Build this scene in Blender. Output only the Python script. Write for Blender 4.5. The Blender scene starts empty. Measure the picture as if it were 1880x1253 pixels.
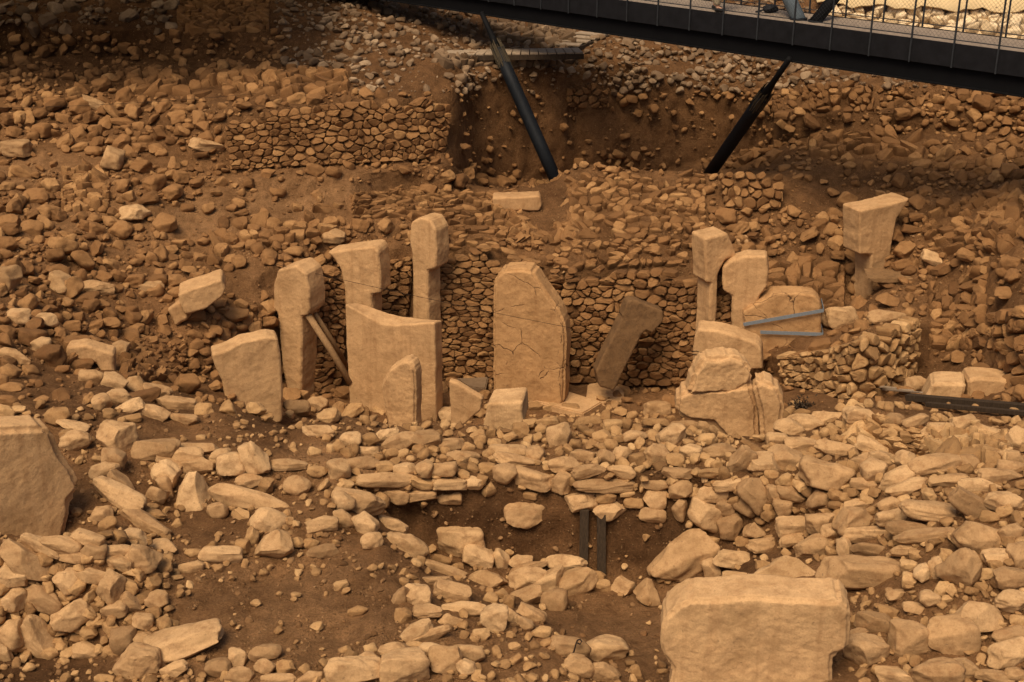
import bpy, bmesh, math, random
import numpy as np
from mathutils import Vector, Matrix, noise as mnoise
from mathutils.bvhtree import BVHTree

random.seed(7)
RNG = np.random.default_rng(11)
S = bpy.context.scene
COL = S.collection

# ------------------------------------------------------------------ camera, sky, sun, exposure
FPX = 2400.0                                   # focal length in pixels of the 1880 x 1253 photograph
CAMZ = 10.0
PITCH = math.radians(23.0)
CT, ST = math.cos(PITCH), math.sin(PITCH)
cam = bpy.data.cameras.new("camera"); cam_o = bpy.data.objects.new("camera", cam); COL.objects.link(cam_o)
cam_o.location = (0, 0, CAMZ); cam_o.rotation_euler = (math.radians(90) - PITCH, 0, 0)
cam.sensor_fit = 'HORIZONTAL'; cam.sensor_width = 36.0; cam.lens = FPX * 36.0 / 1880.0
cam.clip_start = 0.1; cam.clip_end = 600.0
S.camera = cam_o

SUN_EL, SUN_AZ = math.radians(58), math.radians(205)      # azimuth clockwise from +Y: behind the viewer, to the left
world = bpy.data.worlds.new("World"); S.world = world; world.use_nodes = True
wn = world.node_tree.nodes; wl = world.node_tree.links
sky = wn.new("ShaderNodeTexSky"); sky.sky_type = 'NISHITA'; sky.sun_disc = False
sky.sun_elevation = SUN_EL; sky.sun_rotation = SUN_AZ
sky.air_density = 0.7; sky.dust_density = 7.0; sky.ozone_density = 0.0
bgn = wn["Background"]; bgn.inputs["Strength"].default_value = 0.045
wl.new(sky.outputs[0], bgn.inputs[0])
sun = bpy.data.lights.new("sun", 'SUN'); sun.energy = 1.5; sun.angle = math.radians(30); sun.color = (1.0, 0.80, 0.55)
sun_o = bpy.data.objects.new("sun", sun); COL.objects.link(sun_o)
sd = Vector((math.sin(SUN_AZ) * math.cos(SUN_EL), math.cos(SUN_AZ) * math.cos(SUN_EL), math.sin(SUN_EL)))
sun_o.rotation_euler = sd.to_track_quat('Z', 'Y').to_euler(); sun_o.location = (0, 0, 40)
S.view_settings.view_transform = 'Standard'; S.view_settings.look = 'None'
S.view_settings.exposure = 1.12; S.view_settings.gamma = 1.0
S.cycles.max_bounces = 5; S.cycles.diffuse_bounces = 3

# ------------------------------------------------------------------ rays
def ray(u, v):
    x = (u - 940.0) / FPX; y = (626.5 - v) / FPX
    return Vector((x, CT + y * ST, -ST + y * CT))
CAM = Vector((0, 0, CAMZ))
def at_depth(u, v, k): return CAM + ray(u, v) * k
def at_z(u, v, z):
    d = ray(u, v); return CAM + d * ((z - CAMZ) / d.z)
def at_y(u, v, y):
    d = ray(u, v); return CAM + d * (y / d.y)
def depth_of(p): return (p - CAM).dot(Vector((0, CT, -ST)))

# ------------------------------------------------------------------ scene helpers
def tag(o, label=None, cat=None, group=None, kind=None):
    if label: o["label"] = label
    if cat: o["category"] = cat
    if group: o["group"] = group
    if kind: o["kind"] = kind
    return o
def empty(name, loc):
    o = bpy.data.objects.new(name, None); COL.objects.link(o); o.location = loc; o.empty_display_size = 0.2; return o
def link(name, me, mat, parent=None, loc=None, smooth=True):
    o = bpy.data.objects.new(name, me); COL.objects.link(o)
    if mat: me.materials.append(mat)
    if parent: o.parent = parent
    if loc is not None: o.location = loc
    if smooth: me.polygons.foreach_set("use_smooth", [True] * len(me.polygons))
    return o
def mesh_np(name, V, F, tone=None, sharp=None):
    """mesh from numpy triangles"""
    V = np.asarray(V, dtype=np.float32); F = np.asarray(F, dtype=np.int32); k = F.shape[1]
    me = bpy.data.meshes.new(name)
    me.vertices.add(len(V)); me.vertices.foreach_set("co", V.ravel())
    me.loops.add(F.size); me.loops.foreach_set("vertex_index", F.ravel())
    me.polygons.add(len(F)); me.polygons.foreach_set("loop_start", np.arange(0, F.size, k, dtype=np.int32))
    me.update(calc_edges=True)
    if tone is not None:
        a = me.attributes.new("tone", 'FLOAT', 'POINT'); a.data.foreach_set("value", np.asarray(tone, dtype=np.float32))
    me.validate()
    if sharp: me.polygons.foreach_set('use_smooth', [True] * len(me.polygons)); me.set_sharp_from_angle(angle=math.radians(sharp))
    return me
class Heap:
    """collects many small pieces into one mesh"""
    def __init__(s): s.V = []; s.F = []; s.T = []; s.n = 0
    def add(s, V, F, tone):
        s.V.append(V); s.F.append(F + s.n); s.T.append(np.full(len(V), tone)); s.n += len(V)
    def mesh(s, name, sharp=38): return mesh_np(name, np.concatenate(s.V), np.concatenate(s.F), np.concatenate(s.T), sharp)

# ------------------------------------------------------------------ materials
def nodes(name):
    m = bpy.data.materials.new(name); m.use_nodes = True
    nt = m.node_tree; b = nt.nodes["Principled BSDF"]
    return m, nt, b
def N(nt, t, **kw):
    n = nt.nodes.new(t)
    for k, v in kw.items():
        if k in n.inputs: n.inputs[k].default_value = v
        else: setattr(n, k, v)
    return n
def ramp(nt, fac, stops):
    r = nt.nodes.new("ShaderNodeValToRGB"); e = r.color_ramp.elements
    while len(e) < len(stops): e.new(0.5)
    for i, (p, c) in enumerate(stops):
        e[i].position = p; e[i].color = (c[0], c[1], c[2], 1) if not isinstance(c, float) else (c, c, c, 1)
    nt.links.new(fac, r.inputs[0]); return r.outputs[0]
def mixc(nt, fac, a, b, mode='MIX'):
    n = nt.nodes.new("ShaderNodeMix"); n.data_type = 'RGBA'; n.blend_type = mode
    for s_, k in ((fac, 0), (a, 6), (b, 7)):
        if isinstance(s_, bpy.types.NodeSocket): nt.links.new(s_, n.inputs[k])
        elif isinstance(s_, (int, float)): n.inputs[k].default_value = s_
        else: n.inputs[k].default_value = (*s_, 1)
    return n.outputs[2]
def coords(nt, obj_coords):
    if obj_coords:
        tc = nt.nodes.new("ShaderNodeTexCoord"); oi = nt.nodes.new("ShaderNodeObjectInfo")
        mul = nt.nodes.new("ShaderNodeVectorMath"); mul.operation = 'ADD'
        sc = nt.nodes.new("ShaderNodeVectorMath"); sc.operation = 'SCALE'; sc.inputs[0].default_value = (31, 17, 23)
        nt.links.new(oi.outputs["Random"], sc.inputs[3]); nt.links.new(tc.outputs["Object"], mul.inputs[0]); nt.links.new(sc.outputs[0], mul.inputs[1])
        return mul.outputs[0]
    g = nt.nodes.new("ShaderNodeNewGeometry"); return g.outputs["Position"]
def noise_tex(nt, co, scale, detail=4, rough=0.55, dist=0.0):
    n = N(nt, "ShaderNodeTexNoise", Scale=scale, Detail=detail, Roughness=rough, Distortion=dist)
    nt.links.new(co, n.inputs["Vector"]); return n.outputs["Fac"]
def bumps(nt, b, chain):
    prev = None
    for h, strength, dist in chain:
        n = N(nt, "ShaderNodeBump", Strength=strength, Distance=dist)
        nt.links.new(h, n.inputs["Height"])
        if prev: nt.links.new(prev, n.inputs["Normal"])
        prev = n.outputs[0]
    nt.links.new(prev, b.inputs["Normal"])

def stone_mat(name, dark, mid, light, obj_coords=True, spots=0.5, streaks=0.0, pits=0.0, dirt=(0.17, 0.075, 0.027), dirt_amt=0.5, scale=1.0, cracks=0.0):
    m, nt, b = nodes(name)
    co = coords(nt, obj_coords)
    at = nt.nodes.new("ShaderNodeAttribute"); at.attribute_name = "tone"
    base = ramp(nt, at.outputs["Fac"], [(0.0, dark), (0.45, mid), (1.0, light)])
    big = noise_tex(nt, co, 2.2 * scale, 6, 0.6, 0.4)
    c = mixc(nt, 0.75, base, ramp(nt, big, [(0.25, (0.62, 0.58, 0.52)), (0.5, (1, 1, 1)), (0.8, (1.18, 1.16, 1.12))]), 'MULTIPLY')
    med = noise_tex(nt, co, 9 * scale, 8, 0.65)
    d = ramp(nt, med, [(0.48, 0.0), (0.68, 1.0)])
    dm = nt.nodes.new("ShaderNodeMath"); dm.operation = 'MULTIPLY'; dm.inputs[1].default_value = dirt_amt; nt.links.new(d, dm.inputs[0])
    c = mixc(nt, dm.outputs[0], c, dirt)
    fine = noise_tex(nt, co, 55 * scale, 6, 0.7)
    c = mixc(nt, 0.6, c, ramp(nt, fine, [(0.3, (0.7, 0.68, 0.64)), (0.55, (1, 1, 1)), (0.75, (1.15, 1.14, 1.1))]), 'MULTIPLY')
    if spots:
        sp = noise_tex(nt, co, 26 * scale, 3, 0.5)
        f = ramp(nt, sp, [(0.66, 0.0), (0.74, 1.0)])
        sm = nt.nodes.new("ShaderNodeMath"); sm.operation = 'MULTIPLY'; sm.inputs[1].default_value = spots; nt.links.new(f, sm.inputs[0])
        c = mixc(nt, sm.outputs[0], c, (0.10, 0.065, 0.04))
    if streaks:
        mp = nt.nodes.new("ShaderNodeMapping"); mp.inputs["Scale"].default_value = (9, 9, 0.7); nt.links.new(co, mp.inputs[0])
        stx = noise_tex(nt, mp.outputs[0], 1.0, 5, 0.6)
        f = ramp(nt, stx, [(0.5, 0.0), (0.72, 1.0)])
        sm = nt.nodes.new("ShaderNodeMath"); sm.operation = 'MULTIPLY'; sm.inputs[1].default_value = streaks; nt.links.new(f, sm.inputs[0])
        c = mixc(nt, sm.outputs[0], c, (0.22, 0.10, 0.036))
    chain = [(big, 0.35, 0.06), (med, 0.5, 0.022), (fine, 0.5, 0.006)]
    if cracks:
        wv = N(nt, "ShaderNodeTexNoise", Scale=3.0, Detail=4.0); nt.links.new(co, wv.inputs["Vector"])
        off = mixc(nt, 0.18, co, wv.outputs["Color"])
        vo = nt.nodes.new("ShaderNodeTexVoronoi"); vo.feature = 'DISTANCE_TO_EDGE'; vo.inputs["Scale"].default_value = 1.9; nt.links.new(off, vo.inputs["Vector"])
        ck = ramp(nt, vo.outputs["Distance"], [(0.0, 1.0), (0.012, 0.0)])
        gate = ramp(nt, big, [(0.46, 0.0), (0.54, 1.0)])
        sm = nt.nodes.new("ShaderNodeMath"); sm.operation = 'MULTIPLY'; nt.links.new(ck, sm.inputs[0]); nt.links.new(gate, sm.inputs[1])
        c = mixc(nt, sm.outputs[0], c, (0.07, 0.035, 0.018))
        inv = nt.nodes.new("ShaderNodeMath"); inv.operation = 'SUBTRACT'; inv.inputs[0].default_value = 1.0; nt.links.new(sm.outputs[0], inv.inputs[1])
        chain.append((inv.outputs[0], 0.6, 0.02))
    if pits:
        vo = nt.nodes.new("ShaderNodeTexVoronoi"); vo.inputs["Scale"].default_value = 45; nt.links.new(co, vo.inputs["Vector"])
        pt = ramp(nt, vo.outputs["Distance"], [(0.05, 0.0), (0.3, 1.0)])
        chain.append((pt, pits, 0.01))
    nt.links.new(c, b.inputs["Base Color"])
    b.inputs["Roughness"].default_value = 0.92
    b.inputs["Specular IOR Level"].default_value = 0.15
    bumps(nt, b, chain)
    return m

M = {}
M['stone'] = stone_mat("limestone", (0.25, 0.147, 0.068), (0.42, 0.256, 0.121), (0.57, 0.37, 0.187))
M['wall'] = stone_mat("wall_stone", (0.130, 0.064, 0.025), (0.235, 0.120, 0.047), (0.37, 0.208, 0.086), obj_coords=False)  # base colour lowered, standing in for roof shade on the upper slopes
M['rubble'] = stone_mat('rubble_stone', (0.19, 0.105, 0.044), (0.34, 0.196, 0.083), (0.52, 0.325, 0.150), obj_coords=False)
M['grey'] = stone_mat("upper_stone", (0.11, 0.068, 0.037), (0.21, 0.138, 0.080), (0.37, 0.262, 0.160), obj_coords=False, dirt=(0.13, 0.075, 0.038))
M['pale'] = stone_mat("painted_sunlit_stone", (0.45, 0.33, 0.19), (0.62, 0.47, 0.28), (0.80, 0.64, 0.42), obj_coords=False, dirt=(0.24, 0.14, 0.06))  # paler colour standing in for direct sunlight on the far wall
M['pillar'] = stone_mat("dressed_limestone", (0.37, 0.215, 0.098), (0.49, 0.296, 0.140), (0.58, 0.37, 0.183), spots=0.35, streaks=0.32, pits=0.15, dirt=(0.29, 0.155, 0.068), dirt_amt=0.4)
M['cracked'] = stone_mat("cracked_limestone", (0.33, 0.182, 0.076), (0.43, 0.245, 0.106), (0.50, 0.30, 0.138), spots=0.3, streaks=0.3, dirt=(0.25, 0.12, 0.045), dirt_amt=0.4, cracks=1.0)
M['gravel'] = stone_mat('gravel_stone', (0.10, 0.052, 0.022), (0.17, 0.090, 0.038), (0.36, 0.215, 0.10), obj_coords=False, spots=0)
M['rough'] = stone_mat("pitted_dark_stone", (0.09, 0.049, 0.022), (0.155, 0.086, 0.038), (0.25, 0.145, 0.066), spots=0.6, pits=0.7, dirt=(0.07, 0.04, 0.022))

def soil_mat():
    m, nt, b = nodes("soil")
    co = coords(nt, False)
    at = nt.nodes.new("ShaderNodeAttribute"); at.attribute_name = "tone"
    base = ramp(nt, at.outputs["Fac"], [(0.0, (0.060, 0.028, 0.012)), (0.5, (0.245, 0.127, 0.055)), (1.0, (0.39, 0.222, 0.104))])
    big = noise_tex(nt, co, 0.9, 6, 0.6, 0.5); med = noise_tex(nt, co, 6, 8, 0.7); fine = noise_tex(nt, co, 42, 6, 0.75)
    c = mixc(nt, 0.9, base, ramp(nt, big, [(0.3, (0.62, 0.58, 0.54)), (0.5, (1, 1, 1)), (0.72, (1.35, 1.33, 1.28))]), 'MULTIPLY')
    c = mixc(nt, 0.8, c, ramp(nt, med, [(0.32, (0.6, 0.56, 0.5)), (0.52, (1, 1, 1)), (0.72, (1.35, 1.33, 1.28))]), 'MULTIPLY')
    c = mixc(nt, 0.8, c, ramp(nt, fine, [(0.32, (0.5, 0.47, 0.43)), (0.55, (1, 1, 1)), (0.75, (1.5, 1.48, 1.4))]), 'MULTIPLY')
    vo = nt.nodes.new("ShaderNodeTexVoronoi"); vo.inputs["Scale"].default_value = 22; vo.inputs["Randomness"].default_value = 1; nt.links.new(co, vo.inputs["Vector"])
    peb = ramp(nt, vo.outputs["Distance"], [(0.12, 1.0), (0.3, 0.0)])
    pick = nt.nodes.new("ShaderNodeSeparateColor"); nt.links.new(vo.outputs["Color"], pick.inputs[0])
    pk = ramp(nt, pick.outputs[0], [(0.62, 0.0), (0.7, 1.0)])
    mm = nt.nodes.new("ShaderNodeMath"); mm.operation = 'MULTIPLY'; nt.links.new(peb, mm.inputs[0]); nt.links.new(pk, mm.inputs[1])
    c = mixc(nt, mm.outputs[0], c, mixc(nt, pick.outputs[1], (0.16, 0.085, 0.035), (0.38, 0.23, 0.11)))
    nt.links.new(c, b.inputs["Base Color"]); b.inputs["Roughness"].default_value = 0.97; b.inputs["Specular IOR Level"].default_value = 0.08
    bumps(nt, b, [(med, 0.9, 0.09), (fine, 1.0, 0.03), (mm.outputs[0], 0.8, 0.025)])
    return m
M['soil'] = soil_mat()

def plain(name, col, rough=0.6, metal=0.0, var=0.3, scale=14, bump=0.15, streak=None):
    m, nt, b = nodes(name)
    co = coords(nt, True)
    if streak:
        mp = nt.nodes.new("ShaderNodeMapping"); mp.inputs["Scale"].default_value = streak; nt.links.new(co, mp.inputs[0]); co = mp.outputs[0]
    n1 = noise_tex(nt, co, scale, 6, 0.65)
    lo = tuple(1 - var for _ in range(3)); hi = tuple(1 + var for _ in range(3))
    c = mixc(nt, 1.0, col, ramp(nt, n1, [(0.3, lo), (0.7, hi)]), 'MULTIPLY')
    nt.links.new(c, b.inputs["Base Color"]); b.inputs["Roughness"].default_value = rough; b.inputs["Metallic"].default_value = metal
    b.inputs["Specular IOR Level"].default_value = 0.15
    bumps(nt, b, [(n1, bump, 0.01)])
    return m
M['steel'] = plain("painted_steel", (0.008, 0.008, 0.0095), 0.7, 0.0, 0.35, 5)
M['steel_dark'] = plain("black_steel", (0.0025, 0.0025, 0.003), 0.75, 0.0, 0.3, 5)
M['tube'] = plain("weathered_tube", (0.007, 0.0085, 0.011), 0.6, 0.0, 0.5, 6, 0.2, (6, 6, 0.6))
M['post'] = plain("galvanised_post", (0.035, 0.038, 0.042), 0.45, 0.3, 0.2, 9)
M['deck'] = plain("deck_boards", (0.26, 0.205, 0.155), 0.8, 0.0, 0.25, 3, 0.3, (14, 2, 2))
M['timber'] = plain("weathered_timber", (0.30, 0.225, 0.15), 0.85, 0.0, 0.45, 4, 0.4, (2, 22, 22))
M['pole'] = plain("prop_timber", (0.26, 0.155, 0.072), 0.85, 0.0, 0.35, 4, 0.4, (20, 20, 2))
M['dark_timber'] = plain("dark_timber", (0.045, 0.03, 0.018), 0.85, 0.0, 0.5, 4, 0.4, (18, 18, 2))
M['strap'] = plain("strap_webbing", (0.17, 0.19, 0.205), 0.7, 0.0, 0.15, 40)
M['wire'] = plain("rusty_wire", (0.03, 0.018, 0.012), 0.8, 0.2, 0.2, 30)
M['fibre'] = plain("frayed_fibre", (0.075, 0.058, 0.035), 0.95, 0.0, 0.5, 20, 0.5, (30, 30, 3))
M['fabric'] = plain("sand_fabric", (0.62, 0.46, 0.25), 0.9, 0.0, 0.08, 2, 0.2)
M['black_bag'] = plain("black_nylon", (0.012, 0.012, 0.014), 0.7)
M['trousers'] = plain("khaki_cotton", (0.36, 0.29, 0.19), 0.9)
M['shoe'] = plain("dark_shoe", (0.02, 0.018, 0.016), 0.6)
M['skin'] = plain("skin", (0.45, 0.26, 0.17), 0.6, 0, 0.08)
M['shirt'] = plain("shirt", (0.20, 0.22, 0.25), 0.9)
M['hair'] = plain("hair", (0.02, 0.013, 0.009), 0.7)
M['steel_blue'] = plain("blue_grey_tube", (0.13, 0.16, 0.18), 0.45, 0.1, 0.2, 6)

# ------------------------------------------------------------------ terrain: feature lines from near to far, each (u, v, height)
L = [
 [(0,1345,2.55),(1880,1345,2.7)],
 [(0,1200,2.2),(150,1200,2.2),(350,1190,2.55),(700,1180,2.6),(1000,1185,2.45),(1120,1200,2.0),(1300,1190,2.0),(1500,1180,2.5),(1880,1180,2.9)],
 [(0,995,3.15),(200,1000,3.05),(320,1070,2.6),(500,1060,2.45),(690,975,2.45),(780,1050,2.3),(860,1100,2.2),(1000,1140,2.05),(1090,1190,1.8),(1200,1170,1.75),(1350,1090,2.1),(1560,1085,2.45),(1700,1085,2.9),(1880,1060,3.2)],
 [(0,985,2.5),(150,985,2.5),(215,935,2.7),(320,975,2.4),(500,980,2.55),(620,920,2.6),(705,955,2.05),(780,1035,1.55),(900,1080,1.4),(1000,1110,1.3),(1100,1130,1.3),(1215,1110,1.3),(1300,1060,1.5),(1400,1015,1.9),(1560,1010,2.4),(1700,990,2.95),(1880,970,3.2)],
 [(0,930,2.6),(150,930,2.6),(210,872,2.8),(320,905,2.4),(480,910,2.5),(620,870,2.55),(715,940,2.0),(830,1015,1.45),(1000,1035,1.4),(1150,1060,1.3),(1250,1015,1.6),(1400,960,2.1),(1560,945,2.6),(1700,930,2.95),(1880,900,3.2)],
 [(0,830,2.8),(200,810,2.75),(320,850,2.65),(480,845,2.65),(600,845,2.65),(710,885,2.4),(830,872,2.45),(1000,866,2.45),(1200,870,2.5),(1400,880,2.6),(1560,865,2.9),(1720,850,3.1),(1880,825,3.3)],
 [(0,760,2.75),(200,765,2.65),(400,800,2.45),(600,800,2.4),(800,815,2.3),(920,815,2.2),(1050,825,2.25),(1200,830,2.35),(1430,835,2.45),(1600,832,2.45),(1750,840,2.5),(1880,835,2.9)],
 [(0,720,2.7),(200,735,2.5),(370,752,2.35),(480,790,2.2),(620,772,2.3),(800,780,2.2),(920,788,2.1),(1050,775,2.2),(1200,785,2.25),(1430,800,2.4),(1540,790,2.3),(1600,752,2.7),(1680,775,2.75),(1750,800,2.7),(1880,798,2.95)],
 [(0,690,2.6),(200,692,2.1),(370,735,1.5),(480,760,1.1),(560,900,.3),(800,920,0),(1000,920,0),(1150,900,.1),(1300,860,.4),(1450,790,1.2),(1560,755,1.9),(1640,752,2.2),(1700,760,2.3),(1880,760,2.5)],
 [(0,650,2.7),(200,665,1.95),(300,690,1.25),(400,700,.9),(500,715,.05),(620,702,-.3),(900,692,-.45),(1100,702,-.45),(1250,702,-.4),(1400,692,.45),(1500,715,.72),(1560,735,.8),(1620,726,.8),(1690,692,.8),(1730,690,1.0),(1810,700,1.5),(1880,715,2.2)],
 [(0,600,2.85),(200,630,2.0),(300,655,1.4),(400,650,1.25),(500,665,.6),(620,655,.05),(900,645,.05),(1100,655,.0),(1250,655,.05),(1400,655,.95),(1500,652,1.25),(1560,640,1.62),(1620,615,1.8),(1690,592,1.75),(1735,645,1.05),(1820,620,1.75),(1880,580,2.7)],
 [(0,560,2.95),(200,600,2.1),(300,620,1.6),(400,580,1.75),(500,605,1.2),(620,600,.62),(900,592,.58),(1100,600,.52),(1260,602,.5),(1400,605,.85),(1500,622,1.25),(1560,612,1.5),(1620,597,1.65),(1690,582,1.6),(1750,600,1.4),(1820,570,2.1),(1880,540,2.8)],
 [(0,480,3.0),(200,500,2.4),(320,520,2.2),(430,515,2.0),(520,485,2.1),(600,470,1.95),(700,460,1.98),(830,450,2.03),(1000,480,1.72),(1150,485,1.68),(1260,490,1.6),(1400,510,1.3),(1500,540,1.1),(1570,565,.9),(1640,500,1.75),(1750,480,2.2),(1880,470,3.0)],
 [(0,400,3.2),(200,420,2.8),(400,485,2.15),(520,445,2.3),(700,410,2.35),(850,420,2.2),(1000,410,2.2),(1200,410,2.15),(1300,425,2.0),(1450,430,1.9),(1560,420,2.1),(1700,400,2.6),(1880,410,3.1)],
 [(0,330,3.4),(200,345,3.2),(400,385,2.75),(600,355,2.8),(760,352,2.65),(900,347,2.6),(1000,338,2.6),(1060,306,2.85),(1250,312,2.8),(1450,330,2.65),(1560,360,2.45),(1700,340,2.95),(1880,330,3.4)],
 [(0,295,3.4),(200,312,3.3),(400,335,3.1),(600,322,3.1),(830,304,3.1),(875,350,1.9),(1000,365,1.4),(1200,355,1.5),(1320,325,1.9),(1450,302,2.75),(1600,290,3.0),(1750,290,3.25),(1880,280,3.5)],
 [(0,250,3.6),(200,260,3.5),(400,317,3.15),(600,309,3.1),(838,290,3.1),(872,335,1.8),(1000,338,1.5),(1060,312,1.6),(1200,322,1.5),(1320,290,1.9),(1450,260,2.9),(1600,250,3.25),(1750,240,3.45),(1880,240,3.7)],
 [(0,180,4.1),(200,190,3.9),(400,212,4.05),(500,200,4.2),(825,178,4.2),(850,140,4.2),(1000,122,4.25),(1060,130,4.0),(1200,150,3.8),(1330,185,3.3),(1450,212,3.5),(1600,207,3.7),(1750,200,3.9),(1880,190,4.2)],
 [(0,130,4.3),(200,150,4.1),(400,160,4.2),(600,165,4.3),(800,115,4.62),(900,112,4.35),(1060,115,4.15),(1200,125,4.0),(1330,152,3.7),(1450,200,3.55),(1600,197,3.75),(1750,182,4.0),(1880,170,4.3)],
 [(0,100,4.4),(250,105,4.4),(550,100,4.6),(700,85,4.75),(900,100,4.44),(1060,100,4.3),(1200,105,4.12),(1400,140,3.8),(1500,155,4.1),(1620,160,4.15),(1880,150,4.4)],
 [(0,40,5.1),(300,60,4.95),(520,60,4.9),(650,50,4.9),(900,60,4.6),(1100,70,4.45),(1300,100,4.15),(1500,130,4.15),(1880,130,4.5)],
 [(0,-20,5.6),(400,-20,5.4),(700,10,5.0),(900,30,4.8),(1100,40,4.65),(1400,60,4.5),(1880,95,4.6)],
 [(0,-50,5.7),(700,-20,5.2),(1100,5,5.0),(1400,35,4.85),(1560,42,4.8),(1880,62,4.7)],
 [(0,-80,5.8),(700,-50,5.3),(1100,-20,5.1),(1400,5,5.1),(1560,10,5.25),(1880,20,5.25)],
 [(0,-130,6.2),(1880,-130,6.3)],
 [(0,-290,6.5),(1880,-290,6.5)],
]
US = np.arange(-900, 2781, 8.0)
def gsm(a, s=1.6):
    k = np.exp(-0.5 * (np.arange(-6, 7) / s) ** 2); k /= k.sum()
    return np.convolve(np.pad(a, 6, mode='edge'), k, mode='valid')
def n1(x, seed): return mnoise.fractal(Vector((x, seed * 7.3, 1.7)), 1.0, 2.0, 4)
rows = []
prevY = None
for i, ln in enumerate(L):
    a = np.array(ln, float)
    v = gsm(np.interp(US, a[:, 0], a[:, 1])); z = gsm(np.interp(US, a[:, 0], a[:, 2]))
    amp = 5.0 if 0 < i < 22 else 0
    v = v + amp * np.array([n1(u / 70.0, i) for u in US])
    ang = PITCH + np.arctan((v - 626.5) / FPX)
    Y = (CAMZ - z) / np.tan(ang)
    if prevY is not None: Y = np.maximum(Y, prevY + 0.05)
    prevY = Y
    rows.append([at_y(u, vv, yy) for u, vv, yy in zip(US, v, Y)])
R = np.array(rows)                                     # strings x columns x 3
SUB = [4, 10, 8, 8, 12, 8, 8, 8, 8, 10, 10, 14, 14, 12, 10, 8, 16, 8, 8, 12, 10, 8, 8, 6, 6]
G = [R[0]]
for i in range(len(L) - 1):
    for k in range(1, SUB[i] + 1):
        t = k / SUB[i]; G.append(R[i] * (1 - t) + R[i + 1] * t)
G = np.array(G); NR, NC = G.shape[:2]
# roughen along the normal
du = np.gradient(G, axis=1); dv = np.gradient(G, axis=0)
nrm = np.cross(du, dv); nrm /= np.linalg.norm(nrm, axis=2, keepdims=True) + 1e-9
disp = np.zeros((NR, NC))
for r in range(NR):
    for c in range(NC):
        p = Vector(G[r, c])
        disp[r, c] = 0.075 * mnoise.fractal(p * 1.1, 1.0, 2.0, 3) + 0.05 * mnoise.fractal(p * 4.5 + Vector((5, 3, 1)), 0.8, 2.1, 3)
G = G + nrm * disp[..., None]
# soil tone: paler trodden paths, darker cuts; roof shade painted into the upper slopes   (u, v, radius_u, radius_v, value)
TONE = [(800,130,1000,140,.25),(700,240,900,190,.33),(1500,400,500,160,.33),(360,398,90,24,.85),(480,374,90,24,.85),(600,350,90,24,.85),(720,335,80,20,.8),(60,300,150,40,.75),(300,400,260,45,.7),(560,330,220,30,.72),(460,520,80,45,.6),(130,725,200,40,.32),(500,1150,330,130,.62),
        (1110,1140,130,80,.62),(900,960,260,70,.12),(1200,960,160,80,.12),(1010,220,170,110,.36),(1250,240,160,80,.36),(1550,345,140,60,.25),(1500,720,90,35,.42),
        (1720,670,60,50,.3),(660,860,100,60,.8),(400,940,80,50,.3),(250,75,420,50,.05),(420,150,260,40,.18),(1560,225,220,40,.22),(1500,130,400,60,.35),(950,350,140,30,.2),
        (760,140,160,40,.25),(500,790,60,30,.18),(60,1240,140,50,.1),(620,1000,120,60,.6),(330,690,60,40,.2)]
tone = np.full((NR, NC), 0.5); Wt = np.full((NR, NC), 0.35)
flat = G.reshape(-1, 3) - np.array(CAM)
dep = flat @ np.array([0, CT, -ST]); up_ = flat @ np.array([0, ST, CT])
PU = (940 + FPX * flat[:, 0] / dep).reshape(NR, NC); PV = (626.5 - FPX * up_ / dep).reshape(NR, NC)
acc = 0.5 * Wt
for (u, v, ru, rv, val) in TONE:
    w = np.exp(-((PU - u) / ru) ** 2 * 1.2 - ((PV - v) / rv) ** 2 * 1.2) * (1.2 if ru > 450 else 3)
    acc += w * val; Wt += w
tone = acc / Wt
idx = np.arange(NR * NC).reshape(NR, NC)
q = np.stack([idx[:-1, :-1], idx[:-1, 1:], idx[1:, 1:], idx[1:, :-1]], -1).reshape(-1, 4)
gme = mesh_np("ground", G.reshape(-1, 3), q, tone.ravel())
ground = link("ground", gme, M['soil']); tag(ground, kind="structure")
tri = np.concatenate([q[:, [0, 1, 2]], q[:, [0, 2, 3]]])
BVH = BVHTree.FromPolygons([Vector(p) for p in G.reshape(-1, 3)], tri.tolist())
def hit(u, v):
    d = ray(u, v); k = d.length
    h = BVH.ray_cast(CAM, d / k)
    if h[0] is None: return None, None
    n = h[1]
    if n.dot(d) > 0: n = -n
    return h[0], n
def hit_or(u, v):
    for dv_ in (0, 10, 25, 50, 90):
        p, n = hit(u, v + dv_)
        if p is not None: return p, n
    return at_y(u, v, 30.0), Vector((0, -1, 0))

# ------------------------------------------------------------------ rocks
def icosphere(sub):
    t = (1 + 5 ** .5) / 2
    V = [(-1,t,0),(1,t,0),(-1,-t,0),(1,-t,0),(0,-1,t),(0,1,t),(0,-1,-t),(0,1,-t),(t,0,-1),(t,0,1),(-t,0,-1),(-t,0,1)]
    F = [(0,11,5),(0,5,1),(0,1,7),(0,7,10),(0,10,11),(1,5,9),(5,11,4),(11,10,2),(10,7,6),(7,1,8),(3,9,4),(3,4,2),(3,2,6),(3,6,8),(3,8,9),(4,9,5),(2,4,11),(6,2,10),(8,6,7),(9,8,1)]
    V = [Vector(v).normalized() for v in V]
    for _ in range(sub):
        cache = {}; NF = []
        def mid(a, b):
            k = (min(a, b), max(a, b))
            if k not in cache: cache[k] = len(V); V.append(((V[a] + V[b]) / 2).normalized())
            return cache[k]
        for a, b, c in F:
            x, y, z = mid(a, b), mid(b, c), mid(c, a); NF += [(a, x, z), (b, y, x), (c, z, y), (x, y, z)]
        F = NF
    return np.array([list(v) for v in V]), np.array(F)
ICO = {k: icosphere(k) for k in range(5)}
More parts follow.
